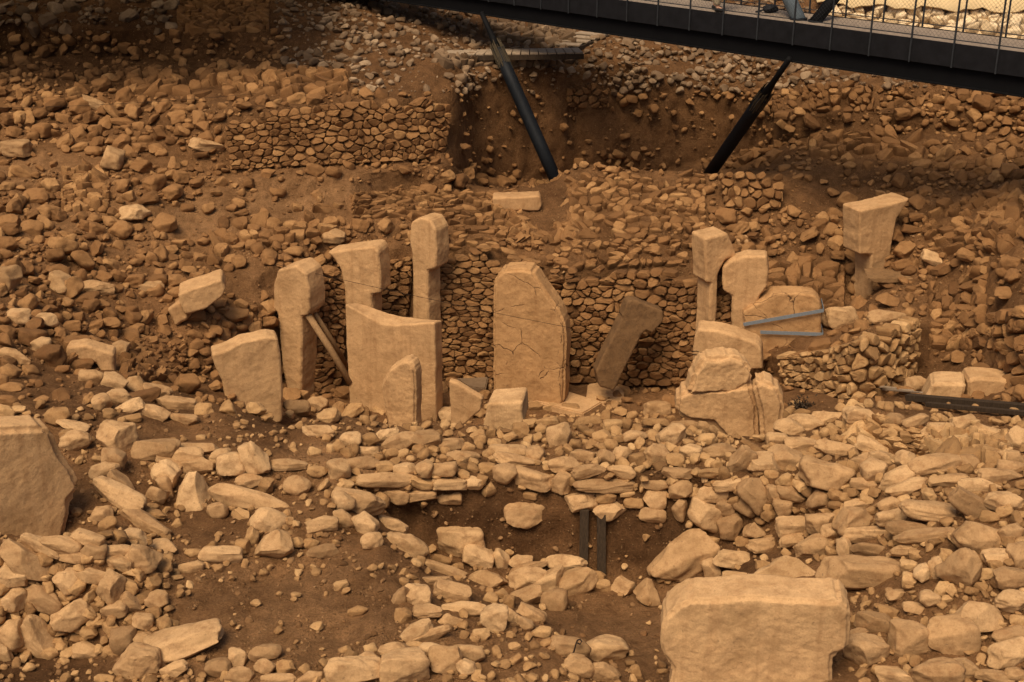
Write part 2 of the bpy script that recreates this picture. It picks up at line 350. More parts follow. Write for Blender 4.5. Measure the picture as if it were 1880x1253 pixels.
def rock(rng, sub, kind='b', rough=0.05):
    """unit rock (box -1..1): a squared-off ball split along random planes, then worn"""
    D, F = ICO[sub]
    p = {'b': 5.5, 'r': 2.7, 's': 4.0, 'w': 3.4}[kind]
    r = 1.0 / (np.abs(D) ** p).sum(1) ** (1 / p)
    V = D * r[:, None]
    ncut = {'b': 9, 'r': 10, 's': 8, 'w': 10}[kind]
    for _ in range(ncut):
        n = rng.normal(size=3); n /= np.linalg.norm(n)
        lo, hi = {'b': (.72, 1.08), 'r': (.72, .96), 's': (.62, .98), 'w': (.5, .84)}[kind]
        c = rng.uniform(lo, hi)
        s = V @ n - c
        V = V - np.maximum(s, 0)[:, None] * n * 0.94
    if kind == 'w':
        k = 1 - 0.33 * (V[:, 2:3] + 1); V = np.concatenate([V[:, :2] * np.clip(k, .3, 1.2), V[:, 2:]], 1)
    # low bulges
    for _ in range(7):
        w = rng.normal(size=3) * rng.choice([1.6, 3.2, 5.5]); ph = rng.uniform(0, 6.28)
        V = V + (V * (rough * 0.55 * np.sin(D @ w * 1.6 + ph) / max(1, np.linalg.norm(w) / 3))[:, None])
    if sub >= 3:
        o = Vector(rng.uniform(-50, 50, 3))
        for i in range(len(V)):
            pv = Vector(V[i])
            f = mnoise.fractal(pv * 2.3 + o, 0.9, 2.1, 5) + 0.5 * abs(mnoise.noise(pv * 1.7 - o))
            V[i] *= 1 + rough * 0.8 * f
    lo, hi = V.min(0), V.max(0)
    V = (V - (lo + hi) / 2) / ((hi - lo) / 2)
    return V, F
def rot_view(V, deg):
    """turn about the horizontal view direction"""
    a = math.radians(deg); c, s = math.cos(a), math.sin(a)
    x = V[:, 0] * c + V[:, 2] * s; z = -V[:, 0] * s + V[:, 2] * c
    return np.stack([x, V[:, 1], z], 1)

# ------------------------------------------------------------------ standing stones: real slabs of their own thickness
def clouds(name, size, depth=3):
    t = bpy.data.textures.new(name, 'CLOUDS'); t.noise_scale = size; t.noise_depth = depth; return t
TX_BIG, TX_MED, TX_FINE = clouds("broad_wear", 0.55), clouds("chipping", 0.16, 4), clouds("grain", 0.05, 4)
SLAB_PX = []
def slab(name, label, cat, px, base, yaw, thick, mat='pillar', off=(0, 0), sc=1.0, Y=None, sink=0.45, bevel=0.022, wear=1.0, vox=0.014, back=0.0, group=None, tone=.5, top=.7, backshift=None):
    """px: outline of the broad face in photo pixels (off + p / sc); set on a vertical plane through the base point, leaning back by 'back'"""
    pts = [(off[0] + x / sc, off[1] + y / sc) for x, y in px]
    SLAB_PX.append(pts)
    if Y is None:
        p0, _ = hit_or(*base)
    else: p0 = at_y(base[0], base[1], Y)
    yw = math.radians(yaw); bk = math.radians(back)
    e = Vector((math.cos(yw), math.sin(yw), 0)); b = Vector((-math.sin(yw), math.cos(yw), 0))
    n = (b * math.cos(bk) - Vector((0, 0, 1)) * math.sin(bk))            # into the stone
    W = []
    for u, v in pts:
        d = ray(u, v); W.append(CAM + d * ((p0 - CAM).dot(n) / d.dot(n)))
    zlo = min(p.z for p in W); zhi = max(p.z for p in W)
    for (u, v), p in zip(pts, W):          # the outline read off the photograph takes in the top face
        d = ray(u, v); f = (p.z - zlo) / (zhi - zlo)
        p.z -= top * thick * (-d.z / d.y) * min(1, max(0, (f - .45) / .25))
    for i, p in enumerate(W):
        if p.z < zlo + 0.14 * (zhi - zlo): p.z -= sink
    # tidy the outline: a few extra points so that edges can wear
    rj = random.Random(int(abs(base[0]) * 7 + base[1])); W2 = []
    for i, p in enumerate(W):
        q_ = W[(i + 1) % len(W)]; l = (q_ - p).length; k = max(1, int(l / .13)); t = (q_ - p).normalized(); s_ = t.cross(n)
        for j in range(k):
            W2.append(p + (q_ - p) * (j / k) + (s_ * rj.gauss(0, .005 * wear) if j else Vector()))
    BS = None
    if backshift:
        BS = []
        for i in range(len(W)):
            k = max(1, int((W[(i + 1) % len(W)] - W[i]).length / .13)); b0, b1 = backshift[i], backshift[(i + 1) % len(W)]
            BS += [(b0 + (b1 - b0) * j / k) * depth_of(p0) / FPX for j in range(k)]
    W = W2
    org = Vector((sum(p.x for p in W) / len(W), sum(p.y for p in W) / len(W), zlo))
    bm = bmesh.new()
    vs = [bm.verts.new(p - org) for p in W]
    f = bm.faces.new(vs)
    ex = bmesh.ops.extrude_face_region(bm, geom=[f])
    ev = [g for g in ex['geom'] if isinstance(g, bmesh.types.BMVert)]
    if BS:
        for vv in ev: vv.co.z += BS[min(range(len(W)), key=lambda i: (W[i] - org - vv.co).length)]
    bmesh.ops.translate(bm, verts=ev, vec=n * thick)
    bmesh.ops.recalc_face_normals(bm, faces=bm.faces)
    bmesh.ops.bevel(bm, geom=[e_ for e_ in bm.edges if e_.calc_length() > 0.05], offset=bevel, segments=2, affect='EDGES', clamp_overlap=True)
    bmesh.ops.recalc_face_normals(bm, faces=bm.faces)
    bmesh.ops.triangulate(bm, faces=bm.faces)
    me = bpy.data.meshes.new(name); bm.to_mesh(me); bm.free()
    o = link(name, me, M[mat], loc=org)
    r = o.modifiers.new("solid", 'REMESH'); r.mode = 'VOXEL'; r.voxel_size = vox; r.use_smooth_shade = True
    s = o.modifiers.new("soften", 'SMOOTH'); s.factor = 0.5; s.iterations = 2
    for tx, st in ((TX_BIG, 0.035 * wear), (TX_MED, 0.014 * wear), (TX_FINE, 0.007 * wear)):
        d = o.modifiers.new("wear", 'DISPLACE'); d.texture = tx; d.strength = st; d.mid_level = 0.5; d.texture_coords = 'GLOBAL'
    tag(o, label, cat, group)
    o.data.attributes.new("tone", 'FLOAT', 'POINT').data.foreach_set("value", [tone] * len(me.vertices))
    # bake the worn surface, with its tone
    dg = bpy.context.evaluated_depsgraph_get(); dg.update()
    nm = bpy.data.meshes.new_from_object(o.evaluated_get(dg)); o.modifiers.clear(); o.data = nm
    if "tone" in nm.attributes: nm.attributes.remove(nm.attributes["tone"])
    nm.attributes.new("tone", 'FLOAT', 'POINT').data.foreach_set("value", [tone] * len(nm.vertices))
    nm.polygons.foreach_set("use_smooth", [True] * len(nm.polygons))
    if not nm.materials: nm.materials.append(M[mat])
    bpy.data.meshes.remove(me); nm.name = name
    return o
Z5 = dict(off=(480, 370), sc=2.914); Z6 = dict(off=(1100, 370), sc=2.914); Z7 = dict(off=(1440, 300), sc=2.364)
Z4 = dict(off=(0, 400), sc=2.914); R1 = dict(off=(0, 740), sc=2.442); R3 = dict(off=(1180, 740), sc=2.443); Z8 = dict(off=(1100, 560), sc=4.64)

slab("t_pillar", "T-shaped limestone pillar held by two wooden props on the inner ring", "standing stone",
     [(60,420),(82,345),(180,318),(236,362),(252,440),(256,560),(246,590),(212,597),(214,640),(204,1045),(150,1045),(112,900),(95,750),(85,585),(60,550)], (540,716), -25, .52, Y=21.2, top=.45, **Z5)
slab("t_pillar", "T-shaped pillar with a tapered head set into the ring wall behind the broken slab", "standing stone",
     [(345,242),(440,228),(600,210),(625,240),(634,330),(638,480),(588,490),(586,760),(450,760),(440,440),(420,330),(380,270)], (655,660), -19.5, .46, Y=21.95, sink=1.2, **Z5)
slab("t_pillar", "tallest slender T-shaped pillar with an eroded slanting head by the ring wall", "standing stone",
     [(795,85),(850,60),(900,72),(932,125),(936,250),(930,352),(888,368),(888,640),(800,625),(806,450),(802,250),(790,200)], (785,590), -33, .42, Y=22.25, sink=1.2, **Z5)
slab("standing_slab", "broad thin pillar stump with a sloping broken top in the ring centre", "standing stone",
     [(448,548),(520,590),(640,655),(720,664),(850,652),(928,648),(934,1100),(850,1085),(640,1065),(470,1058),(455,800)], (730,760), -17, .36, Y=20.7, bevel=.015, wear=.7, top=0, backshift=[-13, -1, 7, 3, -7, -10, 0, 0, 0, 0, 0], **Z5)
slab("standing_slab", "small pointed stone fragment standing in front of the broad broken slab", "standing stone",
     [(640,980),(660,920),(680,870),(757,820),(790,830),(818,870),(825,1020),(820,1140),(680,1130),(645,1050)], (735,755), -20, .3, Y=19.2, bevel=.035, wear=1.5, **Z5)
slab("standing_slab", "cracked round-shouldered central pillar stump standing on the stone floor", "standing stone",
     [(1238,440),(1252,395),(1285,362),(1340,355),(1400,352),(1450,366),(1474,405),(1525,480),(1585,560),(1622,640),(1632,760),(1622,960),(1570,1010),(1400,990),(1240,960),(1235,700)], (975,712), -14, .48, 'cracked', Y=21.3, top=.2, bevel=.05, wear=1.1, **Z5)
slab("stone_block", "pale squared limestone block at the ring edge before the floor slab", "block",
     [(1207,1082),(1300,1078),(1393,1072),(1400,1190),(1290,1222),(1178,1208)], (920,785), -10, .52, Y=16.3, bevel=.02, sink=.15, tone=.8, top=0, **Z5)
slab("t_pillar", "dark pitted T-shaped pillar leaning against the back of the ring wall", "standing stone",
     [(150,540),(170,528),(205,532),(345,590),(342,640),(285,708),(252,690),(225,720),(80,990),(0,965),(-20,915),(132,615),(118,618)], (1115,705), 6, .38, 'rough', Y=21.2, sink=.1, wear=1.1, top=0, back=6, **Z6)
slab("t_pillar", "slender T-shaped pillar with a long head beside the stone block in the wall", "standing stone",
     [(568,168),(690,138),(720,205),(738,262),(680,282),(652,340),(640,388),(636,650),(598,645),(598,440),(572,436)], (1305,586), 24, .46, Y=21.3, sink=1.3, **Z6)
slab("t_pillar", "shorter T-shaped pillar with a round-topped head beside the strapped slab", "standing stone",
     [(662,330),(705,292),(780,268),(895,268),(908,350),(905,440),(880,482),(852,520),(842,600),(835,670),(718,670),(712,505),(664,478),(655,400)], (1360,600), -12, .36, Y=21.2, sink=1.3, **Z6)
STRAPPED = slab("standing_slab", "broken slab bound with two grey straps inside the ring", "standing stone",
     [(770,560),(800,540),(850,515),(885,498),(925,458),(1080,460),(1160,475),(1190,510),(1190,715),(1110,775),(890,850),(830,800),(780,700)], (1440,650), -8, .42, 'cracked', Y=20.95, sink=.9, wear=1.3, **Z6)
slab("standing_slab", "upright slab with a rounded sloping top and a wire loop behind the split boulder", "standing stone",
     [(510,690),(530,645),(640,655),(760,690),(850,725),(872,760),(875,900),(820,900),(498,920),(500,800)], (1335,680), -12, .45, Y=20.3, sink=1.0, tone=.62, **Z6)
slab("split_stone", "wide lower half of the split boulder before the round-topped slab", "split boulder",
     [(405,1140),(415,1045),(470,1012),(600,1002),(660,1004),(815,985),(850,1100),(880,1262),(800,1262),(600,1190),(480,1180)], (1330,790), -6, .5, Y=17.2, top=0, wear=1.4, bevel=.10, **Z6)
slab("split_stone", "lumpy upper piece lying on top of the split boulder", "split boulder",
     [(468,1006),(500,925),(565,832),(640,842),(705,824),(785,852),(840,925),(808,982),(720,1010),(655,998),(560,1002)], (1330,720), 2, .42, Y=17.22, top=0, wear=1.8, bevel=.11, sink=.12, tone=.65, **Z6)
slab("split_stone", "rounded end piece broken off the split boulder along a crack", "split boulder",
     [(818,984),(862,948),(950,984),(998,1082),(985,1172),(932,1262),(875,1262),(852,1100)], (1410,800), -7, .46, Y=17.06, top=.1, wear=1.5, bevel=.08, sink=.2, tone=.58, **Z6)
slab("t_pillar", "far T-shaped pillar with a wide flat head standing over the horizontal stone beam", "standing stone",
     [(327,205),(440,182),(548,152),(490,245),(472,330),(456,445),(452,650),(378,650),(378,398),(327,398)], (1600,570), 25, .5, Y=22.85, top=0, tone=.4, wear=.9, **Z7)
slab("stone_beam", "horizontal stone beam jutting from the rubble beside the far T-shaped pillar", "beam",
     [(358,470),(450,468),(690,478),(690,500),(600,522),(388,522),(362,492)], (1660,475), -8, .5, 'rough', Y=22.1, sink=0, tone=.9, **Z7)
slab("t_pillar", "wide T-shaped pillar head half buried in the soil beside the stacked wall corner", "standing stone",
     [(-130,85),(0,75),(200,66),(238,95),(275,200),(330,290),(368,380),(320,438),(322,490),(240,600),(0,660),(-130,680)], (60,990), 36, .42, Y=12.05, top=.5, wear=.8, bevel=.12, tone=.62, **R1)
slab("standing_slab", "broad leaning slab with a slanting top among small ring stones", "standing stone",
     [(1130,705),(1180,695),(1290,640),(1420,612),(1485,620),(1502,720),(1514,905),(1500,960),(1235,1020),(1190,880),(1148,770)], (445,735), 16, .38, Y=18.7, top=.5, wear=.9, tone=.6, **Z4)
slab("standing_slab", "low tilted slab half sunk in the rubble slope beside a smaller flat slab", "standing stone",
     [(350,665),(450,652),(520,672),(606,700),(598,825),(510,780),(355,735)], (165,680), 8, .3, Y=17.6, wear=1.2, tone=.45, **Z4)
slab("fallen_block", "squared pillar fragment tilted over the dark hollow in the rubble slope", "block",
     [(952,412),(1060,370),(1188,328),(1212,386),(1190,430),(1105,492),(992,520),(968,470)], (350,590), 12, .55, Y=20.0, top=0, sink=0, wear=1.1, tone=.5, **Z4)
slab("fallen_block", "smaller broken end lying under the squared tilted pillar fragment", "block",
     [(890,492),(955,452),(990,520),(1002,545),(938,586),(915,540)], (320,600), -10, .4, Y=20.1, top=0, sink=0, wear=1.1, tone=.3, **Z4)
slab("t_pillar", "large T-shaped pillar top rising from the pit with a rough flat face", "standing stone",
     [(95,885),(170,822),(220,802),(330,802),(520,785),(700,800),(860,808),(895,798),(945,850),(942,960),(930,1060),(860,1125),(852,1180),(868,1360),(95,1360),(130,1200),(82,1130),(76,1050),(90,920)], (1390,1253), -8, .42, Y=9.6, wear=1.35, bevel=.035, tone=.72, **R3)
slab("stone_block", "pale squared block with a small hole on top beside the timber beam", "block",
     [(640,960),(690,955),(790,958),(775,1030),(735,1040),(600,1025)], (1740,735), -14, .5, Y=16.9, sink=.1, bevel=.03, tone=.85, top=0, **Z7)
slab("stone_block", "long weathered block behind the timber beam beside the pale squared block", "block",
     [(797,945),(830,930),(930,938),(1045,955),(1055,1015),(1000,1045),(940,1030),(800,1035)], (1840,740), -4, .45, Y=17.0, sink=.1, bevel=.03, tone=.55, top=0, **Z7)
slab("stone_beam", "long squared stone built into the upper band of the ring wall", "beam",
     [(0,0),(88,-4),(92,14),(86,20),(2,18)], (950,388), 0, .4, sink=.05, top=0, tone=.25, off=(904,364), sc=1.0)
slab("standing_slab", "thin curved slab fragment leaning beside the pale squared block", "standing stone",
     [(1000,945),(1045,958),(1120,1005),(1185,1050),(1175,1120),(1010,1135)], (850,755), -10, .14, Y=19.0, wear=.9, bevel=.02, tone=.35, **Z5)
slab("stone_block", "small square stone set in the earth behind the slender right-hand T-pillar".replace("right-hand ", "long-headed "), "block",
     [(735,180),(805,182),(805,245),(740,250)], (1365,455), -5, .4, Y=24.0, sink=0, tone=.3, **Z6)

# flat paving of the ring floor
def flat_slab(name, label, px, z, thick, mat='pillar', off=(0, 0), sc=1.0, tone=.5, tilt=0):
    W = [at_z(off[0] + x / sc, off[1] + y / sc, z) for x, y in px]
    org = sum(W, Vector()) / len(W)
    bm = bmesh.new(); f = bm.faces.new([bm.verts.new(p - org) for p in W])
    ex = bmesh.ops.extrude_face_region(bm, geom=[f]); ev = [g for g in ex['geom'] if isinstance(g, bmesh.types.BMVert)]
    bmesh.ops.translate(bm, verts=ev, vec=(0, 0, -thick)); bmesh.ops.recalc_face_normals(bm, faces=bm.faces)
    bmesh.ops.bevel(bm, geom=list(bm.edges), offset=.02, segments=2, affect='EDGES', clamp_overlap=True)
    bmesh.ops.triangulate(bm, faces=bm.faces)
    bmesh.ops.subdivide_edges(bm, edges=[e for e in bm.edges if e.calc_length() > .3], cuts=2)
    me = bpy.data.meshes.new(name); bm.to_mesh(me); bm.free()
    for vtx in me.vertices: vtx.co += Vector((0, 0, .012)) * mnoise.noise(vtx.co * 3)
    me.attributes.new("tone", 'FLOAT', 'POINT').data.foreach_set("value", [tone] * len(me.vertices))
    o = link(name, me, M[mat], loc=org, smooth=False); tag(o, label, "paving slab"); return o
flat_slab("paving_slab", "wide flat floor slab in front of the cracked central pillar stump", [(1380,1045),(1480,1005),(1640,1015),(1825,1070),(1720,1135),(1560,1095)], -.20, .2, **Z5)
flat_slab("paving_slab", "flat grey slab lying at the foot of the cracked central stump", [(1040,945),(1215,938),(1200,1000),(1110,990)], -.22, .12, 'grey', tone=.4, **Z5)
flat_slab("paving_slab", "thick broken floor slab beside the foot of the leaning dark pillar", [(-60,975),(60,960),(135,1010),(130,1070),(30,1100),(-70,1050)], -.26, .16, 'pillar', tone=.4, **Z6)

# ------------------------------------------------------------------ dry-stone walls
def clip(poly, m, n):
    out = []; k = len(poly)
    for i in range(k):
        a, b = poly[i], poly[(i + 1) % k]
        da = (a[0] - m[0]) * n[0] + (a[1] - m[1]) * n[1]; db = (b[0] - m[0]) * n[0] + (b[1] - m[1]) * n[1]
        if da <= 0: out.append(a)
        if da * db < 0:
            t = da / (da - db); out.append((a[0] + (b[0] - a[0]) * t, a[1] + (b[1] - a[1]) * t))
    return out
def chaikin(P):
    Q = np.roll(P, -1, 0); out = np.empty((len(P) * 2, P.shape[1])); out[0::2] = P * .75 + Q * .25; out[1::2] = P * .25 + Q * .75; return out
WALL_PX = []
def wall(label, strip, size, aniso=1.5, prot=.09, mat='wall', seed=1, jit=.30, miss=.04, gap=.05, tones=(.15, .8), steps=2, course=True, batter=None, ring=False):
    rng = np.random.default_rng(seed)
    st = np.array(strip, float); uu = np.arange(st[0, 0], st[-1, 0] + .1, 6.0)
    vb = np.interp(uu, st[:, 0], st[:, 1]); vt = np.interp(uu, st[:, 0], st[:, 2])
    WALL_PX.append([(u, v) for u, v in zip(st[:, 0], st[:, 1])] + [(u, v) for u, v in zip(st[::-1, 0], st[::-1, 2])])
    B = np.array([hit_or(u, v)[0] for u, v in zip(uu, vb)]); T = np.array([hit_or(u, v)[0] for u, v in zip(uu, vt)])
    if batter is not None:
        for c in range(3): B[:, c] = gsm(gsm(gsm(B[:, c], 4), 4), 4)
        B[:, 1] -= .07
        if ring:                                     # the ring closes in towards the viewer on both sides
            B = np.array([at_y(u, v + 7 * min(1, ((u - 960) / 330) ** 2), b_[1] - .28 * min(1.0, ((u - 960) / 330) ** 2)) for u, v, b_ in zip(uu, vb, B)])
        T = np.array([at_y(u, v, b_[1] + batter) for u, v, b_ in zip(uu, vt, B)])
    for A in (B, T):
        for c in range(3): A[:, c] = gsm(A[:, c], 2.5) if len(A) > 12 else A[:, c]
    Mid = (B + T) / 2; s = np.concatenate([[0], np.cumsum(np.linalg.norm(np.diff(Mid, axis=0), axis=1))])
    Hs = np.linalg.norm(T - B, axis=1); Hm = Hs.mean(); Ltot = s[-1]
    ax = math.sqrt(aniso); w, h = size * ax, size / ax
    pts = []
    nr = max(1, int(round(Hm / h)))
    hs_ = rng.uniform(.55, 1.5, nr); hs_ *= Hm / hs_.sum(); ys_ = np.cumsum(hs_) - hs_ / 2
    for r in range(nr):
        x = rng.uniform(-.5, 0) * w
        while x < Ltot:
            ww = w * rng.choice([.5, .75, 1.0, 1.35, 1.9], p=[.2, .25, .25, .18, .12]) if course else w
            pts.append((x + ww / 2 + rng.normal() * jit * w * .3, ys_[r] + rng.normal() * jit * hs_[r] * .8)); x += ww
    for (x, y) in list(pts):                          # small wedge stones between the courses
        if rng.random() < .16: pts.append((x + rng.choice([-1, 1]) * w * rng.uniform(.3, .55), y + rng.choice([-1, 1]) * h * rng.uniform(.3, .55)))
    pts = np.array(pts); sp = pts / np.array([ax, 1 / ax])
    heap = Heap()
    for i in range(len(pts)):
        if rng.random() < miss: continue
        c = sp[i]; d2 = ((sp - c) ** 2).sum(1); nb = np.argsort(d2)[1:19]
        k = size * 1.1; poly = [(c[0] - k, c[1] - k), (c[0] + k, c[1] - k), (c[0] + k, c[1] + k), (c[0] - k, c[1] + k)]
        for j in nb:
            if d2[j] > (2.6 * size) ** 2: break
            n = sp[j] - c; poly = clip(poly, (sp[j] + c) / 2, n)
            if len(poly) < 3: break
        if len(poly) < 3: continue
        poly = clip(clip(clip(clip(poly, (0, 0), (-1, 0)), (Ltot / ax, 0), (1, 0)), (0, 0), (0, -1)), (0, Hm * ax), (0, 1))
        if len(poly) < 3: continue
        P = np.array(poly) * np.array([ax, 1 / ax]); cc = P.mean(0)
        # drop slivers
        e = np.linalg.norm(P - np.roll(P, 1, 0), axis=1); P = P[e > size * .04]
        if len(P) < 3: continue
        x, y = cc
        if x < 0 or x > Ltot: continue
        if y > Hm * (.92 + .14 * mnoise.noise(Vector((x * 1.3, seed, .5)))) and rng.random() < .8: continue
        fi = np.interp(x, s, np.arange(len(s))); i0 = int(min(fi, len(s) - 2)); f = fi - i0
        b = B[i0] * (1 - f) + B[i0 + 1] * f; t = T[i0] * (1 - f) + T[i0 + 1] * f
        hh = np.linalg.norm(t - b); yy = y / Hm
        u = uu[i0] + f * 6; v = (vb[i0] * (1 - f) + vb[i0 + 1] * f) * (1 - yy) + (vt[i0] * (1 - f) + vt[i0 + 1] * f) * yy
        pos, nn = hit(u, v)
        if pos is None and batter is None: continue
        ctr = b * (1 - yy) + t * yy
        if batter is None and abs(pos.y - ctr[1]) < .5: ctr = np.array(pos) * .6 + ctr * .4
        es = Mid[min(i0 + 1, len(Mid) - 1)] - Mid[max(i0 - 1, 0)]; es /= np.linalg.norm(es)
        et = (t - b) / hh; et = et - es * (et @ es); et /= np.linalg.norm(et)
        nz = np.cross(es, et); nz /= np.linalg.norm(nz)
        if nz @ (np.array(CAM) - ctr) < 0: nz = -nz
        Q = (P - cc) * np.array([1, hh / Hm]); ext = np.abs(Q).max()
        sh = 1 - gap - rng.uniform(0, .09)
        Q = Q * sh
        for _ in range(steps if rng.random() < .5 else 1): Q = chaikin(Q)
        if len(Q) < 9: Q = np.repeat(Q, 2, 0) * .5 + np.roll(np.repeat(Q, 2, 0), -1, 0) * .5
        m_ = len(Q); Q = Q + rng.normal(size=Q.shape) * ext * .025
        pr = prot * rng.uniform(.55, 1.35); tx, ty = rng.normal(size=2) * .30
        rings = []
        for sc, dz in ((.96, -.10 - prot), (1.0, .0), (.97, .70), (.83, .98), (.45, 1.03)):
            z = dz * pr if dz > -.05 else dz
            jx = rng.normal(size=(m_, 1)) * pr * .05
            rr = Q * sc; zz = z + (rr[:, :1] * tx + rr[:, 1:] * ty) * (1 if dz > .5 else 0) + jx
            rings.append(np.concatenate([rr, zz], 1))
        rings.append(np.array([[0, 0, pr * 1.0]]))
        A = np.concatenate(rings); W = ctr + A[:, :1] * es + A[:, 1:2] * et + A[:, 2:] * nz
        F = []
        for r in range(4):
            for q_ in range(m_):
                a0 = r * m_ + q_; a1 = r * m_ + (q_ + 1) % m_; F += [(a0, a1, a1 + m_), (a0, a1 + m_, a0 + m_)]
        F += [(4 * m_ + q_, 4 * m_ + (q_ + 1) % m_, 5 * m_) for q_ in range(m_)]
        F = np.array(F)
        # winding
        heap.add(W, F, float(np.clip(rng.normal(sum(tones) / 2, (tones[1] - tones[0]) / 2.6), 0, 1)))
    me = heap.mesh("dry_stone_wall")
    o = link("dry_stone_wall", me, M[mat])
    c0 = (B.mean(0)); me.transform(Matrix.Translation(-Vector(c0))); o.location = c0
    # earth packed between the stones
    nz_ = np.cross(Mid[-1] - Mid[0], (T - B).mean(0)); nz_ /= np.linalg.norm(nz_)
    if nz_ @ (np.array(CAM) - Mid.mean(0)) < 0: nz_ = -nz_
    if batter is not None:
        kk = np.linspace(0, .80, 10)[:, None, None]; Sx = B[None] * (1 - kk) + T[None] * kk + nz_ * .008
        ii = np.arange(Sx.shape[0] * Sx.shape[1]).reshape(Sx.shape[:2])
        fq = np.stack([ii[:-1, :-1], ii[:-1, 1:], ii[1:, 1:], ii[1:, :-1]], -1).reshape(-1, 4)
        P3 = Sx.reshape(-1, 3); P3 = P3 + nz_ * np.array([[.03 * mnoise.noise(Vector(p_) * 5)] for p_ in P3])
        link("mud_core", mesh_np("mud_core", P3 - c0, fq, np.full(len(P3), .32)), M['soil'], o)
    tag(o, label, "wall", kind="thing"); return o

wall("long straight retaining wall of small tightly fitted orange stones below the dark cut", [(405,312,218),(520,304,200),(650,299,186),(760,292,178),(842,285,178)], .155, 1.6, .06, seed=3, gap=.03, miss=.01, tones=(.15, .75), jit=.34, batter=.25)
wall("coursed flat-stone ring wall between the broad broken slab and the cracked stump", [(764,692,462),(850,692,452),(920,692,454),(1005,698,490)], .155, 2.5, .08, seed=4, tones=(.2, .8), batter=.4, miss=.0, jit=.2, gap=.02, ring=True)
wall("dark ring wall behind the leaning pitted pillar", [(1000,700,500),(1060,702,490),(1150,706,488),(1215,704,484),(1275,700,486),(1330,668,478),(1395,620,468)], .165, 1.9, .10, seed=5, tones=(.1, .65), jit=.26, batter=.4, ring=True, miss=.0, gap=.03)
wall("narrow coursed wall filling the gap between the tapered and the tallest pillar", [(684,600,462),(720,600,455),(768,596,448)], .16, 1.9, .09, seed=6, tones=(.15, .7), batter=.4, miss=.0, jit=.26)
wall("narrow coursed wall behind the two wooden props", [(560,722,500),(600,720,488),(648,706,486)], .16, 1.9, .09, seed=7, tones=(.2, .75), batter=.4, miss=.0, jit=.26)
wall("low curved wall of round stones below the far T-shaped pillar", [(1420,694,650),(1460,702,648),(1500,716,645),(1560,737,630),(1620,729,604),(1675,704,584),(1694,690,580)], .17, 1.3, .085, mat='rubble', seed=8, tones=(.2, .8), batter=.12, miss=.0)
wall("upper band of rough stone coursing curving above the ring wall", [(640,405,352),(760,398,348),(860,420,350),(960,440,345),(1060,440,315),(1180,430,318),(1300,420,322)], .19, 1.5, .09, seed=9, tones=(.15, .75), miss=.16, jit=.42)
wall("middle band of flat stones above the coursed ring wall", [(812,460,412),(900,460,420),(1010,500,440),(1150,492,430),(1270,490,430)], .17, 1.7, .09, seed=19, tones=(.1, .7), miss=.2, jit=.42)
wall("small patch of fitted stones under the far soil bank", [(1312,376,320),(1370,388,312),(1452,378,322)], .2, 1.2, .08, seed=10, tones=(.2, .8), miss=.0, batter=.3)
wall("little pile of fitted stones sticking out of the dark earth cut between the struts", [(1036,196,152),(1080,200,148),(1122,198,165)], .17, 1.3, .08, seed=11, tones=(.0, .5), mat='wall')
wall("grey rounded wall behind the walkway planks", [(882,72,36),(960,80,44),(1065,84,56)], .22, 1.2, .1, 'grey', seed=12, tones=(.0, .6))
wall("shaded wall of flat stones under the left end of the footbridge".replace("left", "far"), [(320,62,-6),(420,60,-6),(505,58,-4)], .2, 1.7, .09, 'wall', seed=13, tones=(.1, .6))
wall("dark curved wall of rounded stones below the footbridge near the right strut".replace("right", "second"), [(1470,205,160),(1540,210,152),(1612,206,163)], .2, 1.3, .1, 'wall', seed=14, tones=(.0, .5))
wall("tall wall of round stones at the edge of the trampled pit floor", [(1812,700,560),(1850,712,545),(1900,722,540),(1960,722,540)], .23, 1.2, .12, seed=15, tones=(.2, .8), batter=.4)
wall("bright wall of stones coloured as sunlit beyond the footbridge deck", [(1490,58,-6),(1570,64,12),(1700,72,17),(1880,84,22),(2000,90,25)], .3, 1.3, .12, 'pale', seed=16, tones=(.3, 1.0), miss=.02)
wall("rough rubble wall below the stone beam", [(1700,640,520),(1760,648,500),(1815,640,490)], .26, 1.4, .12, seed=17, tones=(.05, .6), jit=.42, miss=.1)
wall("dark rubble wall behind the short round-topped pillar", [(1400,590,470),(1480,575,470),(1560,570,480)], .28, 1.4, .12, seed=18, tones=(.05, .5), jit=.42, miss=.12)
wall("low band of rubble in the lower edge of the soil terrace", [(380,480,405),(480,455,400),(560,440,392),(640,420,370)], .24, 1.2, .1, seed=20, tones=(.2, .8), jit=.45, miss=.2)

wall("broken row of large stones along the top of the shaded bank", [(225,172,132),(400,180,128),(560,178,128),(645,168,138)], .27, 1.3, .13, seed=31, miss=.25, jit=.42, tones=(.1, .6))
wall("small ruined wall stub on the stony slope under the long fallen block", [(110,392,312),(160,388,302),(208,382,322)], .21, 1.4, .11, seed=32, miss=.12, jit=.4, tones=(.3, .9))
wall("broken line of big stones on the soil bank behind the far T-shaped pillar", [(1480,292,248),(1560,288,244),(1640,302,250),(1705,302,254)], .30, 1.3, .13, seed=33, miss=.3, jit=.42, tones=(.1, .6))
wall("rough stepped wall of mixed stones rising beyond the stone beam", [(1692,468,378),(1780,462,350),(1880,470,340)], .23, 1.5, .12, seed=34, miss=.2, jit=.42, tones=(.1, .65))
wall("row of kerb stones under the long plank walkway", [(800,121,104),(940,123,108),(1068,121,104)], .2, 1.6, .12, 'grey', seed=38, miss=.1, jit=.3, tones=(.0, .6))
wall("dark rough wall lining the hollow beside the low tilted slab", [(222,694,640),(285,700,618),(345,694,628)], .17, 1.6, .1, seed=35, miss=.06, jit=.36, tones=(.05, .55))
